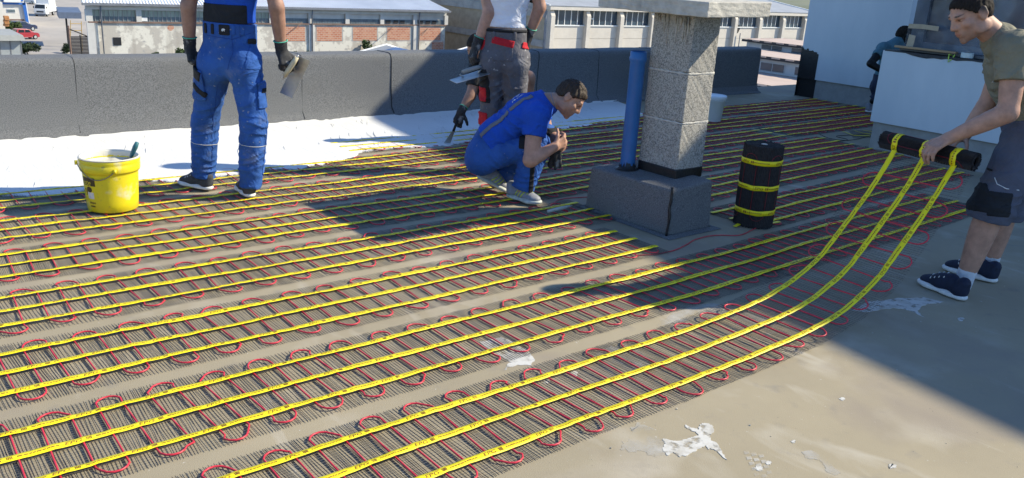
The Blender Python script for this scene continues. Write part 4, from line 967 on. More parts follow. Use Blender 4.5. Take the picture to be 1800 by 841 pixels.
def hair_on(c, rot, s, par_, m_, slope=.62, base=.022, inf=.010, amp=.004, seed=1., front=.0, name='hair'):
    P = lambda x, y, z: c + s * (x * rot[0] + y * rot[1] + z * rot[2]); n = nrm(-rot[2] + rot[1] * slope)
    f = Field([Ell(P(0, -.014, .034), np.array((.074, .096, .086)) * s + inf, rot), Ell(P(0, -.02, .0), np.array((.070, .088, .07)) * s + inf * .7, rot)], .02, [(n, n @ P(0, 0, base))])
    r = surface(f, .006)
    V, Q = r; L = (V - c) @ rot.T
    d = amp * (np.sin(L[:, 0] * 210 + 40 * L[:, 1] + seed) * np.sin(L[:, 1] * 170 + L[:, 2] * 90) + .6 * np.sin(L[:, 0] * 420 + L[:, 2] * 130))
    V = V + f.grad(V) * (d * (f(V + 0) > -.004))[:, None]
    dc = n @ P(0, 0, base) - V @ n; L2 = L[:, 0] * 310 + L[:, 1] * 190; V = V + n * (np.exp(-(dc / .005) ** 2) * .007 * (np.sin(L2 * 1.3 + seed) * np.sin(L[:, 1] * 370 + L[:, 0] * 90) - .3))[:, None]   # uneven hairline
    return npmesh(name, V, Q, m_, par_)
def glove(J, q, fwd, side, par_, curl, thumb=.6, left=1, s=1., cuff=.07, band=True, tdir=None):
    w_ = J['wr' + q]; d = nrm(J['el' + q] - w_); hp = hand_prims(w_ - d * .0, fwd, side, curl, thumb, s, left, .0028, tdir=tdir)
    f = Field([Field(hp, .008), Field([Cone(w_ + d * (cuff + .03), w_ - d * .01, .041 * s, .034 * s, fold=(.003, 30, 1, .6))], .01, [(d, d @ (w_ + d * cuff))])], .014)
    o = skin_mesh('glove', f, .005, M_glove, par_)
    if band: ring_on('cuff_band', f, w_ + d * (cuff - .004), d, .045, M_mint, o, 28, .0032, .001)
    return f, o
# ================================================================== man standing with his back turned, blue work trousers
def at3(*q): return at(*q)
g0 = atZ(377, 338, 0.013)
P1 = empty('person', (2.05, 5.42, 0), 'man standing with his back turned in blue bib work trousers, holding a trowel low', 'person')
J = dict(pelvis=at(405, 92, 5.46), waist=at(404, 42, 5.46), chest=at(406, -40, 5.46), neck=at(408, -92, 5.46), shL=at(354, -70, 5.47), shR=at(464, -72, 5.42), elL=at(331, 10, 5.45), wrL=at(334, 84, 5.48),
         elR=at(486, 12, 5.40), wrR=at(495, 90, 5.46), hipL=at(380, 108, 5.47), hipR=at(430, 108, 5.43), knL=at(361, 212, 5.55), knR=at(446, 216, 5.42), anL=at(358, 314, 5.56), anR=at(440, 331, 5.44))
fw1 = nrm(np.cross(nrm(J['neck'] - J['pelvis']), J['shR'] - J['shL']))
hc = at(409, -140, 5.52); hr = head_rot(nrm(fw1 + V3(0, 0, -.35)), UPV)
hf = Field(head_prims(hc, hr), .018)
body = Field(body_prims(J, -.004) + [Cone(J['neck'], hc - V3(0, 0, .05), .06, .056), hf] + arm_prims(J, 'L') + arm_prims(J, 'R') + leg_prims(J, 'L') + leg_prims(J, 'R'), .025)
skin_mesh('body', body, .0075, M_skin2, P1, face_color(hc, hr, 1, SKIN, (.03, .02, .015)))
hair_on(hc, hr, 1, P1, M_hair)
tr1 = Field([pelvis_field(J, .016, top=J['waist'] + V3(0, 0, .01), fold=(.003, 10, .4, 1)), pant_leg(J, 'L', fold=(.007, 8, .4, 1.7), fold2=(.009, 13, 1.9, 1.4)), pant_leg(J, 'R', fold=(.008, 9, 2.2, 1.9), fold2=(.009, 12, .3, 1.6))], .03)
tro = skin_mesh('trousers', tr1, .007, M_blue, P1)
tee = Field(body_prims(J, .012, fold=(.004, 7, .5, 1.2)) + [sleeve(J, 'L', .55), sleeve(J, 'R', .55)], .03, [(V3(0, 0, -1), -(J['waist'][2] + .012)), (V3(0, 0, 1), J['neck'][2] + .035)])
teo = skin_mesh('bib_and_shirt', tee, .008, M_tee, P1)
back = -fw1; wc_ = J['waist'] + V3(0, 0, .06)
panel('back_panel', tee, wc_ + back * .08, RH, UPV, (.145, .062, .12), .005, M_blk_c, P1)
for k in (-.115, -.06, .075, .125): panel('belt_loop', tr1, J['waist'] + back * .1 + RH * k + V3(0, 0, -.03), RH, UPV, (.011, .032, .09), .006, M_blk_c if k < 0 else M_blue, tro, .005)
panel('waist_badge', tr1, J['waist'] + back * .11 + RH * .02 + V3(0, 0, -.03), RH, UPV, (.034, .032, .06), .006, M_blk_c, tro, .005)
bpos = J['waist'] + back * .2 + RH * .02 + V3(0, 0, -.032)
BEAR = [(-.016, -.006), (-.013, .003), (-.008, .008), (.0, .0095), (.006, .008), (.010, .0085), (.013, .006), (.017, .002), (.013, .0), (.010, -.001), (.009, -.009), (.006, -.009), (.006, -.003), (-.004, -.003), (-.005, -.009), (-.008, -.009), (-.009, -.003), (-.012, -.004)]
mesh('animal_mark', tr1.snap(np.array([bpos + RH * a + UPV * b for a, b in BEAR]), .0075), [tuple(range(len(BEAR)))], M_sole, tro)
pk = J['hipR'] + V3(0, 0, .0)
pko = panel('back_pocket', tr1, at(452, 100, 5.34), RH + V3(0, 0, -.12), UPV, (.062, .088, .08), .004, M_blue, tro)
panel('pocket_flap', tr1, at(451, 76, 5.34), RH + V3(0, 0, -.08), UPV, (.062, .016, .08), .009, M_blk_c, tro, .005)
panel('thigh_pocket', tr1, at(352, 148, 5.47), RH, UPV + RH * .12, (.052, .10, .12), .016, M_blue, tro); panel('holster', tr1, at(346, 128, 5.44), RH + V3(0, 0, -.45), UPV, (.05, .035, .11), .022, M_blk_c, tro); panel('holster_strip', tr1, at(352, 158, 5.44), RH + V3(0, 0, -.7), UPV, (.06, .018, .11), .021, M_blk_c, tro)
panel('thigh_pocket', tr1, at(468, 168, 5.40), RH, UPV, (.04, .085, .10), .012, M_blue, tro); panel('pocket_strip', tr1, at(470, 160, 5.40), RH, UPV, (.03, .016, .10), .016, M_blk_c, tro)
def seam(f, pts, par_, n=14, rad=.0016):
    pts = [np.array(q, float) for q in pts]; P = np.array([pts[i] * (1 - t) + pts[i + 1] * t for i in range(len(pts) - 1) for t in np.linspace(0, 1, n)[:-1]] + [pts[-1]]); MB().tube(f.snap(P, .0004), rad, 5).build('seam', M_seam, par_, True)
M_seam = cloth('seam_thread', (.012, .04, .20), .1)
seam(tr1, [at(405, 46, 5.3), at(404, 90, 5.28), at(404, 122, 5.34)], tro); seam(tr1, [at(357, 62, 5.36), at(404, 70, 5.28), at(452, 60, 5.32)], tro)
seam(tr1, [at(352, 60, 5.42), at(344, 130, 5.46), at(342, 210, 5.52), at(338, 300, 5.54)], tro); seam(tr1, [at(470, 120, 5.38), at(470, 200, 5.40), at(466, 310, 5.42)], tro); seam(tr1, [at(384, 150, 5.40), at(378, 215, 5.47), at(376, 300, 5.5)], tro)
M_refl = mat('reflective_piping', (.45, .45, .42), .5, .1)
for q, c in (('L', at(362, 250, 5.55)), ('R', at(446, 253, 5.42))): ring_on('piping', tr1, c, J['an' + q] - J['kn' + q], .1, M_refl, tro, 40, .0022, .0006)
shoe(atZ(382, 337, .013), atZ(308, 320, .013), J['anL'], P1, M_upper, M_sole, 1.03); shoe(atZ(444, 351, .013), atZ(420, 327, .013), J['anR'], P1, M_upper, M_sole, 1.03)
glove(J, 'L', at(340, 112, 5.46) - J['wrL'], fw1, P1, (.9, .95, 1., 1.05), .9, -1, 1.08)
gR, _ = glove(J, 'R', at(506, 116, 5.42) - J['wrR'], fw1 * .5 + RH * .8, P1, (1.0, 1.05, 1.1, 1.1), .8, 1, 1.08)
def trowel_plate(label, c4, hA, hB, lift, mat_h, loc):
    """finishing trowel: four plate corners, handle from hA to hB on the side of lift"""
    t = empty('finishing_trowel', loc, label, 'trowel'); c4 = [np.array(q, float) for q in c4]; n = nrm(np.cross(c4[1] - c4[0], c4[3] - c4[0])) * .0012
    MB().hexa([c4[0] - n, c4[1] - n, c4[2] - n, c4[3] - n, c4[0] + n, c4[1] + n, c4[2] + n, c4[3] + n]).build('blade', M_steel, t)
    hA, hB = np.array(hA, float), np.array(hB, float); lift = np.array(lift, float)
    MB().tube([hA, hA * .75 + hB * .25, hA * .3 + hB * .7, hB], [.013, .017, .017, .014], 12).build('handle', mat_h, t, True)
    for e, q in ((hA, .12), (hB, .88)): b = hA + (hB - hA) * q; MB().tube([e, e + (hA - hB) * (.12 if q < .5 else -.12) - lift * .3, b - lift], .006, 8).build('bracket', M_steel, t, True)
    return t
M_cream = mat('cream_handle', (.55, .48, .33), .55, .1)
yf = 5.50
trowel_plate('finishing trowel with cream handle held low by the man in blue work trousers', [at(523, 98, yf), at(546, 107, yf - .02), at(514, 173, yf + .02), at(492, 163, yf + .04)], at(522, 101, yf - .09), at(500, 134, yf - .07), (at(522, 101, yf - .08) - at(522, 101, yf)), M_cream, at(505, 110, yf))
# ================================================================== man in white T-shirt with his back turned
P2 = empty('person', (3.95, 5.35, 0), 'man in white T-shirt and grey work trousers with red pocket flaps, back turned', 'person'); y2 = 6.6
J = dict(pelvis=at(886, 92, y2), waist=at(886, 50, y2), chest=at(890, -18, y2), neck=at(892, -66, y2), shL=at(850, -46, y2 + .02), shR=at(936, -46, y2 - .04), elL=at(860, 22, y2 - .06), wrL=at(838, 80, y2 - .05),
         elR=at(949, 12, y2), wrR=at(929, 64, y2 + .06), hipL=at(866, 104, y2 - .01), hipR=at(907, 104, y2 - .02), knL=at(864, 192, y2 + .02), knR=at(905, 190, y2 - .02), anL=at(860, 276, y2), anR=at(903, 280, y2 - .05))
fw2 = nrm(np.cross(nrm(J['neck'] - J['pelvis']), J['shR'] - J['shL'])); hc = at(893, -106, y2 + .05); hr = head_rot(nrm(fw2 + V3(0, 0, -.4)), UPV)
body = Field(body_prims(J, -.004) + [Cone(J['neck'], hc - V3(0, 0, .05), .06, .056), Field(head_prims(hc, hr), .018)] + arm_prims(J, 'L') + arm_prims(J, 'R') + leg_prims(J, 'L') + leg_prims(J, 'R'), .025)
skin_mesh('body', body, .0075, M_skin, P2, face_color(hc, hr, 1, SKIN, (.03, .02, .015))); hair_on(hc, hr, 1, P2, M_hairb)
tr2 = Field([pelvis_field(J, .016, top=J['waist'] + V3(0, 0, .005), fold=(.003, 10, .4, 1)), pant_leg(J, 'L', fold=(.011, 9, 1.2, 2.0), fold2=(.010, 12, .5, 1.5)), pant_leg(J, 'R', fold=(.010, 9, 2.9, 1.9), fold2=(.009, 12, 2.3, 1.6))], .03)
tro = skin_mesh('trousers', tr2, .007, M_grey_w, P2)
tee = Field(body_prims(J, .014, fold=(.007, 7, 2.5, 2.2)) + [sleeve(J, 'L', .42), sleeve(J, 'R', .42)], .03, [(V3(0, 0, -1), -(J['waist'][2] + .012)), (V3(0, 0, 1), J['neck'][2] + .03)])
skin_mesh('t_shirt', tee, .007, M_whitet, P2); back = -fw2
ring_on('belt', tr2, J['waist'] + V3(0, 0, -.012), UPV, .2, M_blk_c, tro, 60, .014, -.006)
panel('red_flap', tr2, at(884, 75, y2 - .15), RH + V3(0, 0, -.18), UPV, (.085, .027, .09), .006, M_red, tro, .005); panel('red_flap', tr2, at(925, 82, y2 - .12), RH + V3(0, 0, -.2), UPV, (.030, .022, .08), .008, M_red, tro, .005)
panel('red_side_panel', tr2, at(853, 72, y2), fw2, UPV, (.07, .065, .07), .005, M_red, tro); panel('red_thigh_patch', tr2, at(846, 165, y2 - .02), fw2 * .8 + RH * .3, UPV, (.07, .055, .06), .007, M_red, tro); panel('red_shin_patch', tr2, at(847, 208, y2 - .02), fw2 * .8 + RH * .3, UPV, (.06, .05, .06), .007, M_red, tro)
panel('side_pocket', tr2, at(851, 150, y2 - .03), fw2 * .8 + RH * .5, UPV, (.07, .13, .07), .004, M_blk_c, tro)
panel('back_pocket', tr2, at(884, 92, y2 - .15), RH, UPV, (.075, .07, .09), .003, M_grey_w, tro)
for px in (868, 905): panel('belt_loop', tr2, at(px, 64, y2 - .13), RH, UPV, (.012, .034, .08), .006, M_grey_w, tro, .005)
gl, _ = glove(J, 'L', at(826, 112, y2 - .08) - J['wrL'], fw2 * .6 - RH * .5, P2, (.75, .8, .85, .9), .8, -1, 1.08)
glove(J, 'R', at(927, 88, y2 + .06) - J['wrR'], fw2, P2, (.7, .75, .8, .85), .6, 1, 1.05)
shoe(J['anL'] * V3(1, 1, 0) + V3(0, 0, .013) - fw2 * .06, J['anL'] * V3(1, 1, 0) + V3(0, 0, .013) + fw2 * .22, J['anL'], P2, M_upper, M_sole); shoe(J['anR'] * V3(1, 1, 0) + V3(0, 0, .013) - fw2 * .06, J['anR'] * V3(1, 1, 0) + V3(0, 0, .013) + fw2 * .22, J['anR'], P2, M_upper, M_sole)
yf = y2 - .10
trowel_plate('finishing trowel held flat by the man in the white T-shirt', [at(790, 141, yf), at(848, 122, yf + .08), at(862, 130, yf - .05), at(803, 147, yf - .14)], at(845, 117, yf), at(812, 127, yf), (0, 0, .045), mat('grey_handle', (.25, .25, .24), .5, .1), at(825, 130, yf))
# ================================================================== man squatting behind him, reaching down with a filling knife
P3 = empty('person', (4.9, 6.5, 0), 'man squatting by the parapet behind the white T-shirt man, arm reaching down to the coating', 'person'); y3 = 7.95
J = dict(pelvis=at(886, 196, y3), waist=at(874, 172, y3 - .03), chest=at(860, 134, y3 - .12), neck=at(846, 110, y3 - .2), shR=at(838, 128, y3 - .22), shL=at(890, 118, y3 - .18), elR=at(828, 167, y3 - .3), wrR=at(811, 196, y3 - .38),
         elL=at(912, 158, y3 - .25), wrL=at(905, 190, y3 - .35), hipR=at(872, 200, y3), hipL=at(900, 200, y3), knR=at(856, 172, y3 - .35), knL=at(929, 137, y3 - .3), anR=at(862, 240, y3 - .12), anL=at(918, 236, y3 - .12))
hc = at(838, 84, y3 - .28); hr = head_rot(nrm(-FH * .8 - RH * .5 + V3(0, 0, -.75)), UPV)
body = Field(body_prims(J, -.004) + [Cone(J['neck'], hc, .058, .054), Field(head_prims(hc, hr), .018)] + arm_prims(J, 'L') + arm_prims(J, 'R') + leg_prims(J, 'L') + leg_prims(J, 'R'), .025)
skin_mesh('body', body, .0085, M_skin2, P3, face_color(hc, hr, 1, SKIN, (.03, .02, .015), .3, .8)); hair_on(hc, hr, 1, P3, M_hair, inf=.003, amp=.001)
skin_mesh('t_shirt', Field(body_prims(J, .012, fold=(.005, 8, .5, 1.2)) + [sleeve(J, 'L', .62), sleeve(J, 'R', .62)], .03), .009, M_blk_c, P3)
skin_mesh('shorts', Field([pelvis_field(J, .02)] + [Field([Cone(J['hip' + q], J['kn' + q], .10, .08)], .02, [(nrm(J['kn' + q] - J['hip' + q]), nrm(J['kn' + q] - J['hip' + q]) @ (J['kn' + q] * .75 + J['hip' + q] * .25))]) for q in 'LR'], .03), .009, M_blk_c, P3)
f3, _ = glove(J, 'R', at(803, 220, y3 - .42) - J['wrR'], RH, P3, (.7, .8, .9, 1.), .7, 1, 1.05, .05)
for q in 'LR': a = J['an' + q] * V3(1, 1, 0) + V3(0, 0, .016); shoe(a + FH * .07, a - FH * .2, J['an' + q], P3, M_upper, M_sole)
kn = empty('filling_knife', at(795, 240, 7.52), 'filling knife held to the white coating by the squatting man', 'knife')
a, b, c = at(804, 212, y3 - .43), at(797, 231, y3 - .42), atZ(786, 252, .018)
MB().tube([a, b], [.011, .012], 10).build('handle', M_blk_c, kn, True)
MB().hexa([c - RH * .03, c + RH * .03, b + RH * .012, b - RH * .012, c - RH * .03 + FH * .002, c + RH * .03 + FH * .002, b + RH * .012 + FH * .003, b - RH * .012 + FH * .003]).build('blade', M_steel, kn)
# ================================================================== crouching man in blue T-shirt
P4 = empty('person', (3.75, 4.6, 0), 'man crouching in blue T-shirt with grey brace strap, head bowed over his hands', 'person'); y4 = 5.88
J = dict(pelvis=at(852, 268, y4), waist=at(868, 244, y4), chest=at(922, 203, y4), neck=at(962, 180, y4), shR=at(944, 203, y4 - .19), shL=at(948, 190, y4 + .19), elR=at(932, 282, y4 - .27), wrR=at(974, 259, y4 - .20),
         elL=at(962, 238, y4 + .16), wrL=at(984, 247, y4 - .02), hipR=at(858, 275, y4 - .09), hipL=at(860, 272, y4 + .09), knR=at(944, 254, y4 - .15), knL=at(960, 240, y4 + .13), anR=at(917, 338, y4 - .13), anL=at(868, 322, y4 + .12))
hc = at(1002, 174, y4 - .01); fwd = nrm(at(1030, 207, y4 - .03) - at(1002, 174, y4)); hr = head_rot(fwd, nrm(at(1030, 160, y4) - at(1002, 174, y4)))
hnR = Field(hand_prims(J['wrR'], at(988, 251, y4 - .16) - J['wrR'], UPV + RH * .3, (.75, .8, .85, .9), .8, 1.02, 1), .006); hnL = Field(hand_prims(J['wrL'], at(992, 256, y4 - .09) - J['wrL'], UPV, (.7, .8, .85, .9), .8, 1.0, -1), .006)
body = Field(body_prims(J, -.006) + [Cone(J['neck'], hc - hr[2] * .03 - hr[1] * .02, .060, .056), Field(head_prims(hc, hr), .016)] + arm_prims(J, 'L', 1.06) + arm_prims(J, 'R', 1.08) + leg_prims(J, 'L', inf=-.004) + leg_prims(J, 'R', inf=-.004) + [hnR, hnL], .022)
skin_mesh('body', body, .0055, M_skin, P4, face_color(hc, hr, 1, SKIN, (.03, .02, .015), .45)); hair_on(hc, hr, 1, P4, M_hairb, inf=.010, amp=.004, slope=.85, base=.010)
sp, lat, fr = torso_axes(J)
tr4 = Field([pelvis_field(J, .018, top=J['waist'] + nrm(J['waist'] - J['pelvis']) * .02, fold=(.004, 10, .4, 1)), pant_leg(J, 'L', fold=(.007, 9, .4, 1.7), fold2=(.008, 13, 1.9, 1.4), end=.92), pant_leg(J, 'R', rs=(.088, .074), fold=(.007, 9, 2.2, 1.9), fold2=(.008, 12, .3, 1.6), end=.92)], .03)
tro = skin_mesh('trousers', tr4, .0065, M_blue, P4); panel('knee_pad', tr4, J['knL'] + RH * .05, RH, UPV, (.06, .07, .09), .008, M_blk_c, tro)
panel('side_stripe', tr4, (J['knR'] + J['anR']) / 2 - FH * .06 + RH * .02, RH, nrm(J['knR'] - J['anR']), (.016, .16, .06), .004, M_blk_c, tro, .005)
panel('thigh_panel', tr4, at(918, 248, y4 - .2), UPV, RH, (.05, .022, .12), .006, M_blk_c, tro)
tee4 = Field(body_prims(J, .016, 1.14, fold=(.018, 9, 1.5, 1.6)) + [sleeve(J, 'L', .5), sleeve(J, 'R', .47, .08, .082, (.011, 12, .4, 1))], .035, [(-sp, -(sp @ (J['waist'] - sp * .035))), (sp, sp @ (J['neck'] + sp * .022))])
teo = skin_mesh('t_shirt', tee4, .0065, M_tee, P4)
strap = [at(830, 258, y4 - .1), at(842, 240, y4 - .14), at(856, 220, y4 - .16), at(880, 203, y4 - .16), at(905, 193, y4 - .13), at(925, 185, y4 - .09), at(938, 181, y4 - .06)]
pts = np.array([strap[i] * (1 - t) + strap[i + 1] * t for i in range(6) for t in np.linspace(0, 1, 6)[:-1]]); S1 = tee4.snap(pts, .004); V = []; Fc = []
for i, p in enumerate(S1):
    tdir = nrm(S1[min(i + 1, len(S1) - 1)] - S1[max(i - 1, 0)]); sd_ = np.cross(tdir, tee4.grad(p[None])[0]); V += list(tee4.snap(np.array([p - sd_ * .017, p + sd_ * .017]), .004)) + list(tee4.snap(np.array([p + sd_ * .017, p - sd_ * .017]), .0005))
for i in range(len(S1) - 1):
    for k in range(4): Fc.append((i * 4 + k, i * 4 + (k + 1) % 4, i * 4 + 4 + (k + 1) % 4, i * 4 + 4 + k))
mesh('brace_strap', V, Fc, M_gstr, P4, True)
text_on(tee4, 'TBT', .075, at(903, 183, y4 - .05), nrm(at(938, 163, y4 + .05) - at(903, 183, y4 - .05)), nrm(at(900, 160, y4 + .06) - at(908, 185, y4 - .06)), M_sole, P4, .003); text_on(tee4, 'WORK', .03, at(908, 190, y4 - .08), nrm(at(938, 163, y4 + .05) - at(903, 183, y4 - .05)), nrm(at(900, 160, y4 + .06) - at(908, 185, y4 - .06)), M_sole, P4, .003)
nf = Field([Cone(J['neck'], hc - hr[2] * .03 - hr[1] * .02, .060, .056)], .01); ring_on('neck_chain', nf, J['neck'] + nrm(hc - J['neck']) * .045, nrm(hc - J['neck']) + sp * .5, .07, M_silver, P4, 36, .003, .003)
sR = shoe(atZ(884, 343, .013), atZ(958, 363, .013), J['anR'], P4, M_silver, M_sole2, 1.03, M_lime)
a = atZ(888, 338, .013); h = at(846, 312, y4 + .02); shoe(h - UPV * .02, a, J['anL'], P4, M_silver, M_sole2, 1.0, M_lime)
cl = empty('work_glove', at(978, 275, y4 - .12), 'pair of black gloves hanging from the hands of the crouching man', 'gloves')
gf = Field([Cone(at(978, 262, y4 - .13), at(968, 290, y4 - .10), .022, .026, flat=(FH, .6), fold=(.005, 20, 1, 1)), Cone(at(982, 264, y4 - .12), at(984, 292, y4 - .12), .020, .016, flat=(FH, .6), fold=(.005, 22, 2, 1)), Cone(at(976, 268, y4 - .13), at(976, 297, y4 - .12), .014, .010)], .012); skin_mesh('glove_body', gf, .0045, M_glove, cl)
mk = empty('marker_pen', atZ(985, 367, .02), 'grey cutter pen lying on the mat beside the crouching man\'s shoe', 'pen')
a, b = atZ(963, 372, .028), atZ(1001, 363, .028); MB().tube([a, a * .7 + b * .3, a * .3 + b * .7, b], [.010, .013, .012, .008], 10).build('barrel', M_sole2, mk, True); MB().tube([a * .6 + b * .4 + UPV * .001, a * .45 + b * .55 + UPV * .001], .0112, 10).build('grip', M_blk_c, mk, True); MB().tube([b, b + (b - a) * .14], [.004, .002], 8).build('tip', M_steel, mk, True)
# ================================================================== man bending on the right, unrolling the mat
P5 = empty('person', (4.85, 1.9, 0), 'man in olive T-shirt and slate shorts bending to unroll the nearest mat', 'person'); y5 = 4.56
J = dict(pelvis=at(1812, 232, y5), waist=at(1803, 192, y5), chest=at(1783, 130, y5 - .0), neck=at(1756, 70, y5 - .02), shL=at(1786, 88, y5 - .19), shR=at(1772, 96, y5 + .17), elL=at(1772, 198, y5 - .26), wrL=at(1668, 243, 4.45),
         elR=at(1735, 185, y5 + .18), wrR=at(1694, 240, 4.74), hipL=at(1802, 246, y5 - .09), hipR=at(1812, 246, y5 + .10), knL=at(1742, 370, 4.42), knR=at(1765, 368, 4.72), anL=at(1694, 494, 4.43), anR=at(1739, 466, 4.72))
hc = at(1706, 27, y5 - .04); fwd = nrm(at(1662, 52, y5 - .06) - at(1706, 27, y5 - .04)); hr = head_rot(fwd, nrm(at(1681, -16, y5 - .04) - at(1706, 27, y5 - .04)))
hnL = Field(hand_prims(J['wrL'], at(1637, 260, 4.435) - J['wrL'], FH + UPV * .25, (.62, .60, .55, .48), .5, 1.08, -1, spread=.10), .006)
hnR = Field(hand_prims(J['wrR'], at(1664, 252, 4.68) - J['wrR'], -FH, (.6, .6, .6, .6), .5, 1.05, 1), .006)
body = Field(body_prims(J, -.006) + [Cone(J['neck'], hc - hr[2] * .04 - hr[1] * .025, .064, .060), Field(head_prims(hc, hr, 1.03), .016)] + arm_prims(J, 'L', 1.08) + arm_prims(J, 'R', 1.05) + leg_prims(J, 'L', 1.0, rs=(.058, .040), bulge=.016) + leg_prims(J, 'R', 1.0, rs=(.058, .040), bulge=.016) + [hnL, hnR], .022)
skin_mesh('body', body, .005, M_skin, P5, face_color(hc, hr, 1.03, SKIN, (.02, .016, .014), .30, .9)); hair_on(hc, hr, 1.03, P5, M_hair, slope=.92, base=.006, inf=.0055, amp=.002)
sp, lat, fr = torso_axes(J)
tee5 = Field(body_prims(J, .018, 1.08, fold=(.016, 9, 1.5, 1.6)) + [sleeve(J, 'L', .50, .088, .090, (.012, 12, .4, 1)), sleeve(J, 'R', .45, .085, .085)], .035, [(-UPV, -(J['waist'][2] - .09))])
skin_mesh('t_shirt', tee5, .0065, M_olive, P5)
cp = at(1736, 140, y5 - .08)
for s_, z_, dz in (('AN', .055, .0), ('ZI', .05, -.06)): text_on(tee5, s_, z_, at(1728, 158 + dz * -300, y5 - .12), nrm(at(1745, 150, y5 - .18) - at(1728, 150, y5 - .02)), UPV, M_sole, P5, .003)
sh5 = Field([pelvis_field(J, .024), leg_cut(J, 'L', 1, (.115, .112), (.008, 8, .5, 1.6), .05, .112), leg_cut(J, 'R', 1, (.115, .110), (.008, 8, 2.5, 1.6), .05, .11)], .03)
sho = skin_mesh('shorts', sh5, .0065, M_slate, P5)
nl = nrm(J['knL'] - J['hipL'])
panel('black_panel', sh5, at(1724, 348, 4.36), RH, -nl, (.04, .075, .12), .005, M_blk_c, sho); panel('black_panel', sh5, at(1766, 362, 4.28), RH, -nl, (.055, .065, .12), .005, M_blk_c, sho); panel('waist_tab', sh5, at(1752, 305, 4.34), RH, UPV, (.018, .006, .12), .006, M_blk_c, sho, .004)
pp_ = sh5.snap(np.array([at(1737, 310, 4.36), at(1750, 322, 4.34), at(1772, 332, 4.3), at(1800, 337, 4.3)]), .001); MB().tube(pp_, .0025, 6).build('piping', M_sole, sho, True)
for q in 'LR':
    a, k = J['an' + q], J['kn' + q]; d = nrm(k - a); f_ = Field([Cone(a - d * .03, a + d * .12, .047, .049, fold=(.0015, 60, 1, .3))], .01, [(d, d @ (a + d * .075))]); skin_mesh('sock', f_, .006, M_sock, P5)
sA = shoe(atZ(1712, 537, .004), atZ(1603, 490, .004), J['anL'], P5, M_navy, M_sole, 1.06); shoe(atZ(1762, 501, .004), atZ(1648, 469, .004), J['anR'], P5, M_navy, M_sole, 1.06)
# ================================================================== man squatting by the tower wall, mostly behind the stair house
P6 = empty('person', (11.0, 5.9, 0), 'man in teal T-shirt half hidden behind the corner of the stair house', 'person'); y6 = 11.5
J = dict(pelvis=at(1552, 150, y6), waist=at(1556, 132, y6), chest=at(1570, 95, y6), neck=at(1580, 75, y6), shL=at(1552, 86, y6 - .1), shR=at(1592, 88, y6 + .15), elL=at(1530, 112, y6 - .25), wrL=at(1556, 128, y6 - .35), elR=at(1610, 115, y6), wrR=at(1625, 100, y6),
         hipL=at(1544, 152, y6 - .08), hipR=at(1562, 152, y6 + .08), knL=at(1580, 140, y6 - .2), knR=at(1596, 140, y6 + .1), anL=at(1534, 178, y6 - .1), anR=at(1560, 182, y6 + .1))
hc = at(1590, 64, y6); hr = head_rot(nrm(RH + V3(0, 0, -.3)), UPV)
body = Field(body_prims(J, -.004) + [Cone(J['neck'], hc, .058, .054), Field(head_prims(hc, hr), .018)] + arm_prims(J, 'L') + arm_prims(J, 'R') + leg_prims(J, 'L') + leg_prims(J, 'R'), .025)
skin_mesh('body', body, .0095, M_skin2, P6); hair_on(hc, hr, 1, P6, M_hair)
skin_mesh('t_shirt', Field(body_prims(J, .016, fold=(.006, 8, .5, 1.2)) + [sleeve(J, 'L', .5), sleeve(J, 'R', .5)], .03, [(-UPV, -(J['waist'][2] - .1))]), .0095, M_teal, P6)
skin_mesh('trousers', Field([pelvis_field(J, .02), pant_leg(J, 'L'), pant_leg(J, 'R')], .03), .0095, M_navy, P6)
for q in 'LR': a = J['an' + q] * V3(1, 1, 0) + V3(0, 0, .013); shoe(a - RH * .07, a + RH * .21, J['an' + q], P6, M_silver, M_sole)
# ------------------------------------------------------------------ the town below the roof
GZ = -12.0
M_ground = mat('ground', (.20, .19, .165), .95, .25, .02, detail=8); M_yard = mat('yard_paving', (.40, .36, .315), .9, .0, .12, .2, 6, col2=(.30, .275, .245), detail=9)
add_layer(M_yard, (.22, .20, .185), .35, .58, .75, seed=4.)
g = MB().box((-900, -400, GZ - .4), (1500, 2200, GZ - .01)).build('ground', M_ground); tag(g, kind='structure')
yd = MB().box((-30, 84, GZ - .2), (75, 260, GZ)).build('yard', M_yard); tag(yd, kind='structure')
M_hill = mat('hill_scrub', (.17, .18, .13), .95, .0, .012, .5, .05, col2=(.10, .115, .07), detail=10)
V = []; Fc = []; nx, ny = 60, 26
for i in range(nx):
    for j in range(ny):
        x = 150 + i * 28; y = 120 + j * 40; d = math.hypot(x - 150, y - 120)
        V.append((x, y, GZ - 1 + max(0, (j / ny) ** 1.2 * 330 * (.55 + .25 * noise1(i * .13, 3)) + (i / nx) * 90 * (j / ny)) + 9 * noise1(i * .7 + j * 1.3, 5)))
for i in range(nx - 1):
    for j in range(ny - 1): Fc.append((i * ny + j, (i + 1) * ny + j, (i + 1) * ny + j + 1, i * ny + j + 1))
hl = mesh('hill', V, Fc, M_hill, None, True); tag(hl, kind='structure')
def bxp(name, px0, px1, py0, py1, Y, dep, m_, par_, front=0.):     # a box standing in the plane Y, given by where it is seen
    a = atY((px0), (py0 + py1) / 2, Y); b = atY(px1, (py0 + py1) / 2, Y); zt = atY((px0 + px1) / 2, py0, Y)[2]; zb = atY((px0 + px1) / 2, py1, Y)[2]
    return box(name, (a[0], Y - front, zb), (b[0], Y + dep, zt), m_, par_)
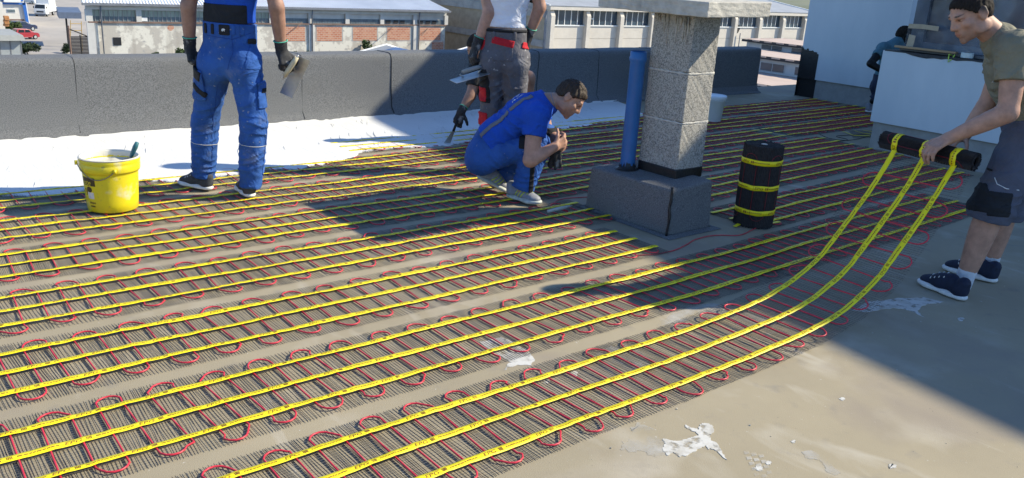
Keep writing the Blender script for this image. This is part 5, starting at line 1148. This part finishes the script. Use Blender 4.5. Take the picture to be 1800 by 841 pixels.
# --- warehouse with peeling plaster
M_pl = mat('peeling_plaster', (.66, .62, .53), .92, .0, .9, .4, 9, col2=(.46, .42, .36), thresh=(.47, .53), detail=9, bdist=.03)
add_layer(M_pl, (.34, .30, .25), .25, .60, .72, seed=3., stretch=(3, 1, .25)); add_layer(M_pl, (.38, .36, .33), 3.2, .62, .68, seed=8.)
M_conc = mat('pale_concrete', (.55, .53, .49), .9, .12, 1.5, .2, 20); M_concd = mat('weathered_concrete', (.36, .35, .33), .9, .25, 1.2, .2, 20)
M_wgl = mat('ribbed_glass', (.12, .155, .17), .3, .25, 4, spec=.5); M_wglg = mat('green_glass', (.28, .32, .26), .4, .25, 2.5, spec=.5, stretch=(4, 1, .4)); M_void = mat('dark_opening', (.012, .013, .016), .7, .2)
M_rust = mat('rusty_rail', (.20, .13, .10), .8, .3, 4); M_roofw = mat('white_sheeting', (.70, .71, .72), .5, .08, .5); M_gut = mat('grey_gutter', (.17, .18, .20), .6, .2, 3); M_frame = mat('white_frame', (.70, .70, .68), .6, .08, 4)
def brick_mat(name, c1, c2, mo, sc):
    M = mat(name, c1, .92, .1, 3, .3, 20); n, l, b = nodes(M); tc = n.new('ShaderNodeTexCoord'); mp = n.new('ShaderNodeMapping'); mp.inputs['Rotation'].default_value = (math.pi / 2, 0, 0)
    br = n.new('ShaderNodeTexBrick'); br.inputs['Color1'].default_value = (*c1, 1); br.inputs['Color2'].default_value = (*c2, 1); br.inputs['Mortar'].default_value = (*mo, 1); br.inputs['Scale'].default_value = sc; br.inputs['Mortar Size'].default_value = .012; br.inputs['Row Height'].default_value = .14; br.inputs['Brick Width'].default_value = .30
    l.new(tc.outputs['Object'], mp.inputs[0]); l.new(mp.outputs[0], br.inputs[0]); l.new(br.outputs[0], b.inputs['Base Color']); return M
M_brk = brick_mat('red_brick', (.42, .15, .085), (.52, .25, .15), (.50, .42, .34), 1.)
YA, EZ = 60., -2.12
wa = empty('warehouse', (27, 65, GZ), 'long warehouse with peeling plaster, bricked-up openings and white corrugated roof', 'building')
def prism(poly, z0, z1):
    n = len(poly); return MB().add([(x, y, z0) for x, y in poly] + [(x, y, z1) for x, y in poly], [tuple(range(n - 1, -1, -1)), tuple(range(n, 2 * n))] + [(i, (i + 1) % n, n + (i + 1) % n, n + i) for i in range(n)])
prism([(14.1, YA + .25), (41.3, YA + .25), (41.3, 84), (20.2, 84)], GZ, EZ + .02).build('wall', M_pl, wa)
# plaster face below the rail, window band recessed above it
box('plaster_face', (14.1, YA, GZ), (41.25, YA + .24, -3.27), M_pl, wa); box('beam', (13.8, YA - .05, -2.44), (41.3, YA + .24, -2.22), M_conc, wa); box('rail', (13.9, YA - .10, -3.27), (41.3, YA + .20, -3.18), M_rust, wa)
posts = [13.75 + 3.045 * k for k in range(10)]
for k, x in enumerate(posts):
    w_ = .42 if k else .5; box('post', (x - .0, YA - .04, -3.178), (x + w_ * .8, YA + .24, -2.445), M_conc, wa)
    if k in (0, 3, 5, 8): box('pier', (x, YA - .10, GZ), (x + .45, YA - .002, -3.272), M_conc, wa)
for k in range(9):
    a, b = posts[k] + .36, posts[k + 1] - .02
    if k < 4:                                   # greenish glazing, dark panes below
        box('upper_glass', (a, YA + .12, -2.86), (b, YA + .16, -2.445), M_wglg, wa); box('lower_glass', (a, YA + .12, -3.18), (b, YA + .16, -2.862), M_wgl, wa)
        for q in np.arange(a + .2, b, .28): box('glazing_bar', (q, YA + .085, -3.17), (q + .03, YA + .118, -2.45), M_concd, wa)
    else:
        box('upper_panel', (a, YA + .16, -2.83), (b, YA + .20, -2.445), M_conc, wa); box('lower_glass', (a, YA + .10, -3.18), (b, YA + .15, -2.832), M_wgl, wa)
        for q in np.arange(a + .15, b, .22): box('glazing_bar', (q, YA + .08, -3.17), (q + .02, YA + .098, -2.84), M_gut, wa)
        if k >= 7:
            for q in (a + .2, a + .9, a + 1.5): box('broken_pane', (q, YA + .05, -3.10), (q + .42, YA + .078, -2.88), M_void, wa)
    if k >= 4:
        w0 = a + .22 + .12 * ihash(k, 2); w1 = b - .28; 
        if k == 8: w1 = b - .35
        box('brick_infill', (w0, YA - .012, -4.42 - .04 * ihash(k, 5)), (w1, YA - .001, -3.42), M_brk, wa); box('infill_surround', (w0 - .1, YA - .006, -4.5), (w1 + .1, YA - .0005, -3.36), M_concd, wa)
box('open_casement', (17.0, YA + .02, -3.14), (17.5, YA + .10, -2.90), M_frame, wa); box('small_window', (atY(199, 72, YA)[0], YA - .03, atY(206, 80, YA)[2]), (atY(213, 72, YA)[0], YA - .001, atY(206, 66, YA)[2]), M_void, wa); box('bare_brick', (atY(759, 80, YA)[0], YA - .03, -5.9), (atY(779, 80, YA)[0], YA - .013, -4.55), M_brk, wa)
V = [(atY(300 + 6 * math.cos(a), 49 + 5.5 * math.sin(a), YA)[0], YA - .004, atY(300 + 6 * math.cos(a), 49 + 5.5 * math.sin(a), YA)[2]) for a in np.linspace(0, 6.28, 12)[:-1]]; mesh('bare_brick', V, [tuple(range(10, -1, -1))], M_brk, wa)
for x in (atY(541, 60, YA)[0] + .3, atY(730, 60, YA)[0] + .25, 14.62): MB().tube([(x, YA - .22, -2.2), (x, YA - .16, -2.6), (x, YA - .16, GZ)], .05, 8).build('downpipe', M_gut, wa, True)
for px, py in ((752, 50), (690, 48), (530, 40)): a = atY(px, py, YA); MB().tube([a, a + np.array((-.9, -.5, -.55))], .03, 5).build('bent_bracket', M_rust, wa)
V = []; Fc = []; nr = 138; slope = .20          # corrugated sheeting
for i in range(nr * 4 + 1):
    x = 13.5 + 28. * i / (nr * 4); ph = i % 4; dz = (.0, .05, .05, .0)[ph]; yb = 84.4; x2 = x + (6.2 * (1 - (x - 13.5) / 28.))
    for (xx, y) in ((x, YA - .35), (x2, yb)): V.append((xx, y, EZ + .08 + dz + slope * (y - YA + .35)))
for i in range(nr * 4): Fc.append((i * 2, i * 2 + 2, i * 2 + 3, i * 2 + 1))
mesh('corrugated_roof', V, Fc, M_roofw, wa); box('gutter', (13.5, YA - .44, EZ - .05), (41.5, YA - .33, EZ + .10), M_gut, wa)
# --- beige factory hall on the right
M_bei = mat('beige_panel', (.56, .51, .44), .9, .08, 1.2, .2, 20); M_tan = mat('tan_blockwork', (.40, .33, .235), .92, .14, 2.5, .3, 12); M_bgl = mat('hall_glass', (.035, .06, .085), .12, .4, .5, spec=.6); M_rfg = mat('grey_sheeting', (.30, .31, .32), .6, .12, .8)
YB, XB = 52., 45.5
hb = empty('factory_hall', (62, 60, GZ), 'beige factory hall with a row of tall windows and a grey pitched roof', 'building')
box('wall', (XB + .2, YB + .3, GZ), (82.4, 74, -1.32), M_tan, hb); box('side_beam', (XB + .05, YB + .5, -1.95), (XB + .198, 74, -1.30), M_concd, hb); box('side_beam', (XB + .05, YB + .5, -4.25), (XB + .198, 74, -3.75), M_concd, hb)
box('fascia', (XB - .1, YB - .35, -1.30), (82.6, YB + .3, -.98), M_bei, hb); box('corner_pipe', (XB - .3, YB - .1, GZ), (XB - .18, YB + .05, -1.4), M_gut, hb)
for k in range(10):
    x = XB + .1 + 3.9 * k
    if x > 81: break
    MB().hexa([(x, YB - .30, GZ), (x + .42, YB - .30, GZ), (x + .42, YB + .3, GZ), (x, YB + .3, GZ), (x, YB - .30, -1.75), (x + .42, YB - .30, -1.75), (x + .42, YB + .3, -1.75), (x, YB + .3, -1.75)]).build('pier', M_bei, hb); MB().hexa([(x, YB - .295, -1.749), (x + .42, YB - .295, -1.749), (x + .42, YB + .3, -1.749), (x, YB + .3, -1.749), (x, YB - .05, -1.305), (x + .42, YB - .05, -1.305), (x + .42, YB + .3, -1.305), (x, YB + .3, -1.305)]).build('corbel', M_bei, hb)
    a, b = x + .42, min(x + 3.9, 82.4)
    for z0, z1 in ((-3.55, -2.56), (-4.75, -3.57), (-7, -4.77), (-10, -7.02)): box('wall_panel', (a, YB + .06, z0), (b, YB + .28, z1), M_bei, hb)
    box('sill', (a - .02, YB - .02, -2.555), (b + .0, YB + .26, -2.47), M_frame, hb); n = 5
    for q in range(n):
        u0 = a + (b - a) * q / n; u1 = a + (b - a) * (q + 1) / n; box('pane', (u0 + .03, YB + .17, -2.465), (u1 - .03, YB + .20, -1.33), M_bgl, hb)
        if q: box('mullion', (u0 - .028, YB + .12, -2.465), (u0 + .028, YB + .24, -1.33), M_frame, hb)
    if k in (1, 7): box('opening_light', (a, YB + .10, -2.0), (a + .68, YB + .165, -1.93), M_frame, hb)
YR = 63.; ZR = -1.0 + (YR - YB) * .15
MB().add([(XB - .2, YB - .4, -.975), (82.8, YB - .4, -.975), (82.8, YR, ZR), (XB - .2, YR, ZR), (82.8, 74.4, -.975), (XB - .2, 74.4, -.975)], [(0, 1, 2, 3), (3, 2, 4, 5)]).build('roof', M_rfg, hb)
MB().add([(XB + .2, YB + .3, -1.32), (XB + .2, 74, -1.32), (XB + .2, YR, ZR - .05)], [(0, 1, 2)]).build('gable', M_concd, hb); MB().tube([(82.8, YB - .4, -.95), (82.8, YR, ZR + .03), (82.8, 74.4, -.95)], .08, 5).build('verge', M_frame, hb); MB().tube([(XB - .2, YR, ZR + .04), (82.8, YR, ZR + .04)], .1, 5).build('ridge', M_frame, hb); MB().tube([(XB - .2, YB - .4, -.95), (XB - .2, YR, ZR + .03), (XB - .2, 74.4, -.95)], .08, 5).build('verge', M_frame, hb)
st_ = atY(1298, 62, YB - .3); MB().tube([(st_[0], YB - .5, GZ), (st_[0], YB - .5, st_[2] + .2)], .06, 6).build('flue', M_gut, hb, True)
V = [(st_[0] + .5 * math.cos(a) * (1 + .2 * noise1(a, 2)), YB + .052, st_[2] + .55 + .5 * math.sin(a) * (1 + .2 * noise1(a * 2, 3))) for a in np.linspace(0, 6.28, 18)[:-1]]; mesh('soot_stain', V, [tuple(range(16, -1, -1))], mat('soot', (.06, .055, .05), .95, .4, 3), hb)
# --- two low sheds with solar panels in front of the warehouse
M_sol = mat('solar_glass', (.10, .13, .23), .18, .25, .6, spec=.6); M_solf = mat('solar_frame', (.55, .57, .60), .4, .05, metal=.3)
def shed(xr, zr, y0, y1, wl, dl, wr, dr, label):
    t = empty('solar_shed', (xr, (y0 + y1) / 2, GZ), label, 'shed', 'low sheds with solar panels')
    MB().add([(xr - wl, y0, zr - dl), (xr, y0, zr), (xr, y1, zr), (xr - wl, y1, zr - dl), (xr + wr, y0, zr - dr), (xr + wr, y1, zr - dr)], [(0, 1, 2, 3), (1, 4, 5, 2)]).build('roof', M_rfg, t)
    prism([(xr - wl + .2, y0 + .2), (xr + wr - .2, y0 + .2), (xr + wr - .2, y1 - .2), (xr - wl + .2, y1 - .2)], GZ, zr - max(dl, dr) - .05).build('wall', M_conc, t)
    MB().tube([(xr - wl, y1, zr - dl + .03), (xr, y1, zr + .04), (xr + wr, y1, zr - dr + .03)], .09, 5).build('verge', M_frame, t)
    n = int((y1 - y0) / 1.7); L = math.hypot(wl, dl); sx, sz = wl / L, dl / L
    for i in range(n):
        for j in range(2):
            ya, yb = y0 + .15 + i * 1.7, y0 + .15 + i * 1.7 + 1.64; s0, s1 = .15 + j * (L - .3) / 2, .15 + (j + 1) * (L - .3) / 2 - .06
            P = [(xr - s * sx, y, zr - s * sz + .08) for s, y in ((s1, ya), (s0, ya), (s0, yb), (s1, yb))]; o = MB().hexa([(x, y, z - .03) for x, y, z in P] + P).build('solar_panel', M_sol, t)
            for k in range(1, 4): f = k / 4; p0 = [P[0][c] * (1 - f) + P[1][c] * f for c in range(3)]; p1 = [P[3][c] * (1 - f) + P[2][c] * f for c in range(3)]; MB().tube([(p0[0], p0[1], p0[2] + .004), (p1[0], p1[1], p1[2] + .004)], .02, 4).build('cell_line', M_solf, o)
shed(31.05, -4.0, 40.5, 52.3, 5.2, 1.15, 5.0, 1.35, 'low shed with solar panels in front of the bricked-up openings')
shed(38.6, -3.75, 40.5, 51.0, 4.2, .95, 4.0, 1.0, 'low shed with solar panels partly behind the white T-shirt man')
# --- stepped clay-coloured roofs beyond the end of the parapet
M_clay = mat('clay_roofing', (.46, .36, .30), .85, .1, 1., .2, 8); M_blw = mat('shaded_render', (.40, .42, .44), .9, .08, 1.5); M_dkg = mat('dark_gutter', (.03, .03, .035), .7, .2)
sw = empty('rooflight_hall', (44, 36, GZ), 'stepped hall with clay-coloured roof strips and bands of rooflight windows', 'building')
def step(X1, pts_top, wall_h, X0, Xend, yl, label_windows, zb_drop):
    """a clerestory wall at X1 facing the camera, roof strip running away from its top to Xend"""
    zt = pts_top
    box('clerestory_wall', (X1, 2, zt - wall_h), (X1 + .3, yl, zt), M_blw, sw)
    MB().add([(X1 - .25, 2, zt + .02), (Xend, 2, zt + zb_drop), (Xend, yl + .2, zt + zb_drop), (X1 - .25, yl + .2, zt + .02)], [(0, 1, 2, 3)]).build('roof_strip', M_clay, sw)
    box('gutter', (X1 - .34, 2, zt - .16), (X1 - .2, yl + .2, zt - .01), M_dkg, sw)
    y = yl - .7; k = 0
    while y > 18:
        box('tile_lap', (X1 - .40, y - .55, zt - .06), (X1 - .341, y, zt + .01), M_clay, sw)
        y -= .95
    y = yl - 1.2
    while y > 14 and label_windows:
        w = box('window', (X1 - .03, y - 1.7, zt - wall_h * .86), (X1 - .002, y, zt - .34 * wall_h), M_blw, sw)
        for a, b in ((.05, .82), (.88, 1.65)): box('pane', (X1 - .045, y - b, zt - wall_h * .83), (X1 - .031, y - a, zt - .38 * wall_h), M_bgl, w)
        y -= 2.35
step(50., -2.06, .62, 0, 54.5, 36.3, True, .02)
step(44., -2.48, .98, 0, 49.99, 34.3, True, -.12)
step(38.5, -3.41, .30, 0, 43.99, 34., False, -.02)
box('flat_roof', (30, 8, -3.85), (38.0, 34, -3.62), M_roofw, sw); box('hall_wall', (30.2, 8.2, GZ), (54.2, 33.8, -3.86), M_conc, sw); box('hall_wall', (50.3, 8.2, GZ), (54.2, 36.1, -2.09), M_conc, sw); box('hall_wall', (44.3, 8.2, -3.85), (50.29, 34.1, -2.65), M_conc, sw)
# --- gate, canopy, kiosk and shops round the yard
M_black = mat('black_steel', (.012, .012, .014), .6, .25, 3); M_blue_b = mat('blue_cladding', (.03, .13, .42), .5, .1, 2); M_rend = mat('cream_render', (.62, .59, .53), .9, .06, .8); M_navyr = mat('blue_grey_sheet', (.10, .13, .19), .55, .15, 1.5); M_och = mat('ochre_paint', (.45, .30, .10), .7, .2, 2); M_org = mat('orange_crates', (.45, .21, .08), .8, .2, 3)
gt = empty('sliding_gate', (29.5, 118, GZ), 'black louvred sliding gate beside the warehouse corner', 'gate'); Yg = 117.
a, b = atY(125, 80, Yg)[0], atY(160, 80, Yg)[0]; zt = atY(140, 63, Yg)[2]
for k in range(14): z = GZ + .15 + (zt - GZ - .2) * k / 14; box('slat', (a, Yg, z), (b, Yg + .06, z + (zt - GZ) / 14 * .72), M_black, gt)
for x in (a, (a + b) / 2, b): box('post', (x - .06, Yg + .061, GZ), (x + .06, Yg + .16, zt + .1), M_black, gt)
MB().tube([(a - .3, Yg, zt + .9), (a + .9, Yg, zt + .4), (a + 2.2, Yg, zt - .2)], .09, 6).build('bent_bar', M_black, gt); MB().tube([(a - .1, Yg, GZ), (a - .1, Yg, zt + 1.2)], .12, 6).build('gate_post', M_rust, gt)
yr = empty('yellow_barrier', (29, 124, GZ), 'ochre pipe barrier standing beyond the black gate', 'barrier'); Yk = 124.
P = [atY(px, py, Yk) for px, py in ((124, 98), (124, 36), (143, 38), (145, 98))]; MB().tube([P[0], P[1]], .05, 6).build('upright', M_och, yr); MB().tube([P[3], P[2]], .05, 6).build('upright', M_och, yr)
for py in (42, 54): MB().tube([atY(124, py, Yk), atY(144, py, Yk)], .05, 6).build('rail', M_och, yr)
cp_ = empty('canopy', (28, 130, GZ), 'dark blue-grey flat canopy on a post at the warehouse side', 'canopy'); Yc = 128.
a, b = atY(103, 25, Yc), atY(143, 25, Yc); zt, zb = atY(120, 18, Yc + 4)[2], atY(120, 33, Yc)[2]
MB().hexa([(a[0], Yc, zb), (b[0], Yc, zb), (b[0] + 1, Yc + 6, zb), (a[0] + 1, Yc + 6, zb), (a[0], Yc, zb + .8), (b[0], Yc, zb + .8), (b[0] + 1, Yc + 6, zb + 1.1), (a[0] + 1, Yc + 6, zb + 1.1)]).build('roof', M_navyr, cp_)
for dx in (.35,): x = a[0] + (b[0] - a[0]) * dx; box('post', (x - .1, Yc + .5, GZ), (x + .1, Yc + .7, zb), M_black, cp_)
ks = empty('kiosk', (15, 108, GZ), 'flat-roofed glazed kiosk at the left edge of the yard', 'kiosk'); Yk = 104.
M_kgl = mat('kiosk_glass', (.34, .37, .38), .2, .1, 2, spec=.5); M_krf = mat('kiosk_roof', (.30, .31, .30), .8, .12, 2)
x0, x1 = atY(-60, 80, Yk)[0], atY(37, 80, Yk)[0]; zt = atY(20, 71, Yk)[2]
MB().hexa([(x0, Yk - .6, zt), (x1 + .4, Yk - .6, zt), (x1 + .4, Yk + 7, zt), (x0, Yk + 7, zt), (x0, Yk - .4, zt + .55), (x1 + .2, Yk - .4, zt + .55), (x1 + .2, Yk + 7, zt + .55), (x0, Yk + 7, zt + .55)]).build('roof', M_krf, ks)
for k in range(5): u = x0 + (x1 - x0) * k / 5; v = x0 + (x1 - x0) * (k + 1) / 5; box('pane', (u + .06, Yk, GZ + .3), (v - .06, Yk + .06, zt - .05), M_kgl, ks)
for k in range(6): u = x0 + (x1 - x0) * k / 5; box('frame_post', (u - .05, Yk - .03, GZ), (u + .05, Yk + .09, zt - .01), M_gut, ks)
box('base', (x0, Yk - .02, GZ), (x1, Yk + .12, GZ + .29), M_conc, ks); box('core', (x0, Yk + 2, GZ), (x1, Yk + 6.8, zt - .01), M_conc, ks)
sh = empty('shop_building', (20, 175, GZ), 'cream shop with bright blue corner frame and sign above the yard', 'building'); Ys = 160.
wall_x1 = atY(44, 20, Ys)[0]; x0 = atY(-40, 20, Ys)[0]
box('wall', (x0, Ys, GZ), (wall_x1, Ys + 14, atY(20, -30, Ys)[2]), M_rend, sh)
bxp('sign_board', 2, 40, -14, 2, Ys - .4, .38, M_blue_b, sh); bxp('sign_panel', 6, 36, -12, 4.5, Ys - .55, .14, M_frame, sh)
bxp('blue_band', -30, 44, 4.6, 8, Ys - .3, .29, M_blue_b, sh)
MB().hexa([atY(39, 6, Ys - .3), atY(45, 6, Ys - .3), atY(51, 41, Ys - .3), atY(46, 41, Ys - .3), atY(39, 6, Ys - .1), atY(45, 6, Ys - .1), atY(51, 41, Ys - .1), atY(46, 41, Ys - .1)]).build('corner_frame', M_blue_b, sh)
MB().hexa([atY(45.2, 6, Ys - .3), atY(46.6, 6, Ys - .3), atY(52.6, 41, Ys - .3), atY(51.2, 41, Ys - .3), atY(45.2, 6, Ys - .1), atY(46.6, 6, Ys - .1), atY(52.6, 41, Ys - .1), atY(51.2, 41, Ys - .1)]).build('corner_trim', M_frame, sh)
bxp('window', 12, 27, 16, 23, Ys - .05, .04, M_frame, sh); bxp('pane', 13, 26.5, 17, 22, Ys - .09, .035, M_wgl, sh); bxp('loading_door', 17, 43, 34, 42, Ys - .05, .04, M_rust, sh)
tV, tF = text_geo('servis', 1.0); o = atY(24, 3.2, Ys - .56); 
bp = empty('billboard_wall', (8, 140, GZ), 'white end wall at the far left edge of the yard', 'wall'); bxp('wall', -40, 7, 4, 56, 140., 4., M_rend, bp)
ct = empty('crate_stack', (13, 138, GZ), 'stack of orange crates against the white end wall', 'crates')
for k in range(5): bxp('crate', 8 + (k % 2) * .8, 16 + (k % 2) * .8, 29 + k * 3.6, 32.4 + k * 3.6, 136. - .1 * (k % 2), 1.2, M_org, ct)
# --- vehicles
M_tyre = mat('tyre', (.02, .02, .02), .85, .2); M_rim = mat('rim', (.5, .5, .5), .35, .1, metal=.6); M_cgl = mat('car_glass', (.02, .025, .03), .06, .2, spec=.7); M_lampc = mat('headlamp', (.75, .75, .72), .2, .05); M_rear = mat('rear_lamp', (.45, .02, .02), .3, .1)
def paint(name, c): return mat(name, c, .3, .04, 2, coat=.6, spec=.5)
def place_on(P, loc, rz): c, s = math.cos(rz), math.sin(rz); return [(loc[0] + x * c - y * s, loc[1] + x * s + y * c, loc[2] + z) for x, y, z in P]
def car(loc, rz, pm, label, Lc=4.1, W=1.74, Hc=1.48, estate=False):
    t = empty('parked_car', loc, label, 'car', 'cars in the yard'); s = Lc / 4.1
    low = [(-2.05, .30), (-2.05, .62), (-1.95, .86), (-1.1, .93), (.95, .96), (1.75, .90), (2.02, .74), (2.05, .48), (2.02, .28)]; low = [(x * s, z) for x, z in low]
    xr = -1.75 if estate else -1.45; gh = [(xr - .15, .90), (xr + .15, Hc - .06), (-.9, Hc), (.1, Hc - .02), (.55, Hc - .1), (1.2, .95)]; gh = [(x * s, z) for x, z in gh]
    def loft(prof, ws, name, m_, par_=t, bev=.05):
        V = []; n = len(prof)
        for sd in (-1, 1):
            for (x, z), w_ in zip(prof, ws): V.append((x, sd * w_, z))
        V = place_on(V, loc, rz); Fc = [(i, i + 1, n + i + 1, n + i) for i in range(n - 1)] + [(n - 1, 0, n, 2 * n - 1), tuple(range(n - 1, -1, -1)), tuple(n + i for i in range(n))]
        return MB().add(V, Fc).build(name, m_, par_, bevel=bev, seg=3)
    bd = loft(low, [W / 2 * k for k in (.93, .97, .95, .97, .98, .95, .90, .92, .93)], 'body', pm)
    loft(gh, [W / 2 * k for k in (.92, .78, .76, .76, .78, .92)], 'cabin', pm)
    for sd in (-1, 1):                          # side, front and rear glass set just proud
        for a, b in ((-1.22, -.30), (-.22, .72)):
            V = place_on([(a * s, sd * (W / 2 * .915 + .012), .99), (b * s, sd * (W / 2 * .915 + .012), .99), ((b - .28 * (b > 0)) * s, sd * (W / 2 * .80 + .014), Hc - .14), ((a + .12) * s, sd * (W / 2 * .80 + .014), Hc - .12)], loc, rz); mesh('side_window', V, [(0, 1, 2, 3)], M_cgl, t)
        for x in (-1.28, 1.28):
            c = place_on([(x * s, sd * (W / 2 - .10), .31)], loc, rz)[0]; d = np.array((-math.sin(rz), math.cos(rz), 0)) * sd; c = np.array(c)
            wh = MB().tube([c - d * .11, c - d * .09, c + d * .09, c + d * .11], [.28, .31, .31, .28], 18).build('wheel', M_tyre, t, False); MB().tube([c + d * .105, c + d * .118], [.20, .18], 14).build('rim', M_rim, wh)
        V = place_on([(2.03 * s, sd * .50, .66), (1.97 * s, sd * .76, .66), (1.93 * s, sd * .76, .80), (1.98 * s, sd * .48, .78)], loc, rz); mesh('headlight', [(x, y, z) for x, y, z in V], [(0, 1, 2, 3)], M_lampc, t)
        V = place_on([(-2.062 * s, sd * .52, .66), (-2.062 * s, sd * .80, .66), (-2.02 * s, sd * .80, .86), (-2.02 * s, sd * .55, .86)], loc, rz); mesh('rear_lamp', V, [(0, 1, 2, 3)], M_rear, t)
    V = place_on([(1.19 * s, -.70, .985), (1.19 * s, .70, .985), (.60 * s, .60, Hc - .11), (.60 * s, -.60, Hc - .11)], loc, rz); mesh('windscreen', [(x, y, z + .012) for x, y, z in V], [(0, 1, 2, 3)], M_cgl, t)
    V = place_on([((xr - .15) * s - .012, -.68, .95), ((xr - .15) * s - .012, .68, .95), ((xr + .12) * s - .012, .58, Hc - .1), ((xr + .12) * s - .012, -.58, Hc - .1)], loc, rz); mesh('rear_window', V, [(0, 1, 2, 3)], M_cgl, t)
    return t
def gp(px, py): q = atZ(px, py, GZ); return (q[0], q[1], GZ)
car(gp(38, 54), .25, paint('navy_paint', (.015, .025, .07)), 'navy hatchback parked behind the green bush', 4.2)
car(gp(43, 69), .30, paint('red_paint', (.32, .02, .03)), 'red hatchback parked behind the kiosk', 3.7, 1.65)
car(gp(90, 21.5), .1, paint('white_paint', (.74, .74, .72)), 'white car beside the white box truck', 4.3, 1.75, 1.42)
car(gp(55, 7), -1.1, paint('silver_paint', (.62, .62, .60)), 'white car behind the box truck at the top edge', 4.3)
tk = empty('box_truck', gp(73, 29), 'white box truck facing the camera in the yard', 'truck'); tl = gp(73, 29); tz = -2.05; PW = paint('truck_white', (.76, .76, .74))
def tb(name, a, b, m_, par_=tk, bev=.04):
    return MB().hexa(place_on([(a[0], a[1], a[2]), (b[0], a[1], a[2]), (b[0], b[1], a[2]), (a[0], b[1], a[2]), (a[0], a[1], b[2]), (b[0], a[1], b[2]), (b[0], b[1], b[2]), (a[0], b[1], b[2])], tl, tz)).build(name, m_, par_, bevel=bev)
tb('cargo_box', (-5.2, -1.12, .75), (-1.35, 1.12, 3.05), PW); tb('cab_lower', (-1.3, -1.02, .42), (.55, 1.02, 1.35), PW, bev=.1)
MB().hexa(place_on([(-1.3, -1.0, 1.352), (.50, -1.0, 1.352), (.50, 1.0, 1.352), (-1.3, 1.0, 1.352), (-1.3, -.92, 2.25), (.02, -.90, 2.25), (.02, .90, 2.25), (-1.3, .92, 2.25)], tl, tz)).build('cab_upper', PW, tk, bevel=.08)
MB().add(place_on([(.475, -.88, 1.45), (.475, .88, 1.45), (.09, .80, 2.13), (.09, -.80, 2.13)], tl, tz), [(0, 1, 2, 3)]).build('windscreen', M_cgl, tk); tb('grille', (.552, -.6, .72), (.575, .6, .98), M_black, bev=0); tb('bumper', (.40, -1.0, .28), (.62, 1.0, .55), M_gut, bev=.05)
for sd in (-1, 1):
    tb('headlight', (.553, sd * .66, .74) if sd > 0 else (.553, -.95, .74), (.58, .95, .96) if sd > 0 else (.58, -.66, .96), M_lampc, bev=0); tb('mirror', (.2, sd * 1.13 - .08, 1.45), (.28, sd * 1.13 + .08, 1.85), M_black, bev=.02)
    for x in (-.25, -3.9):
        c = np.array(place_on([(x, sd * .88, .40)], tl, tz)[0]); d = np.array((-math.sin(tz), math.cos(tz), 0)) * sd; wh = MB().tube([c - d * .13, c + d * .13], .40, 16).build('wheel', M_tyre, tk); MB().tube([c + d * .131, c + d * .15], [.24, .2], 12).build('rim', M_rim, wh)
# --- bushes: leaves spread through an uneven volume round a few stems
M_leaf = mat('leaves', (.075, .115, .03), .7, .0, .9, col2=(.03, .055, .014), detail=4); M_leafd = mat('dark_leaves', (.035, .06, .02), .7, .0, .9, col2=(.015, .03, .01)); M_bark = mat('bark', (.12, .09, .06), .9, .3, 6)
def bush(c, R, n, leaf, m_, label, seed, name='bush'):
    rnd = np.random.RandomState(seed); t = empty(name, c, label, 'bush'); c = np.array(c, float); R = np.array(R, float)
    k = 9; cen = c + rnd.uniform(-.6, .6, (k, 3)) * R * np.array((1, 1, .8)) + np.array((0, 0, R[2] * .95)); rad = rnd.uniform(.35, .6, k)
    who = rnd.randint(0, k, n); d = rnd.normal(size=(n, 3)); d /= np.linalg.norm(d, axis=1)[:, None]; p = cen[who] + d * R * rad[who][:, None] * (rnd.uniform(.3, 1, (n, 1)) ** .4)
    p = p[p[:, 2] > c[2] + .02]; n = len(p); a = rnd.normal(size=(n, 3)); a /= np.linalg.norm(a, axis=1)[:, None]; b = np.cross(a, rnd.normal(size=(n, 3))); b /= np.linalg.norm(b, axis=1)[:, None]; s = leaf * rnd.uniform(.6, 1.3, (n, 1))
    V = np.stack([p - a * s, p + b * s * .5, p + a * s, p - b * s * .5], 1).reshape(-1, 3); Q = np.arange(4 * n).reshape(-1, 4); npmesh('foliage', V, Q, m_, t, False)['kind'] = 'stuff'
    for i in range(4): MB().tube([c + rnd.uniform(-.1, .1, 3) * R * (1, 1, 0), (c + cen[i]) / 2, cen[i]], [.05 * R[2], .03 * R[2], .01 * R[2]], 5).build('stem', M_bark, t, True)
bush(gp(24, 61), (1.15, 1.3, 1.15), 2400, .15, M_leaf, 'light green bush standing before the navy car', 1)
bush((gp(48, 97)[0], gp(48, 97)[1], GZ), (1.7, 1.6, 1.0), 1800, .16, M_leafd, 'dark bush right of the glazed kiosk', 2); bush((gp(118, 94)[0], gp(118, 94)[1], GZ), (.7, .7, .7), 700, .13, M_leafd, 'small dark bush at the foot of the black gate', 3)
def tuft(px, py, r, label, seed, zbot=None):
    q = atY(px, py, YA - .5); bush((q[0], YA - .5, q[2] - r), (r * 1.1, .3, r), 420, .10, M_leaf, label, seed, 'weed_tuft')
tuft(322, 94, .45, 'green weeds growing on the plaster wall beside the standing man\'s arm', 11); tuft(272, 97, .22, 'low weeds at the foot of the plaster wall below the small window', 12); tuft(521, 96, .25, 'weeds at the wall foot beside the first bricked opening', 13); tuft(543, 95, .22, 'dark weeds round the foot of the warehouse downpipe', 14); tuft(645, 78, .42, 'young sapling against the wall behind the solar panels', 15)
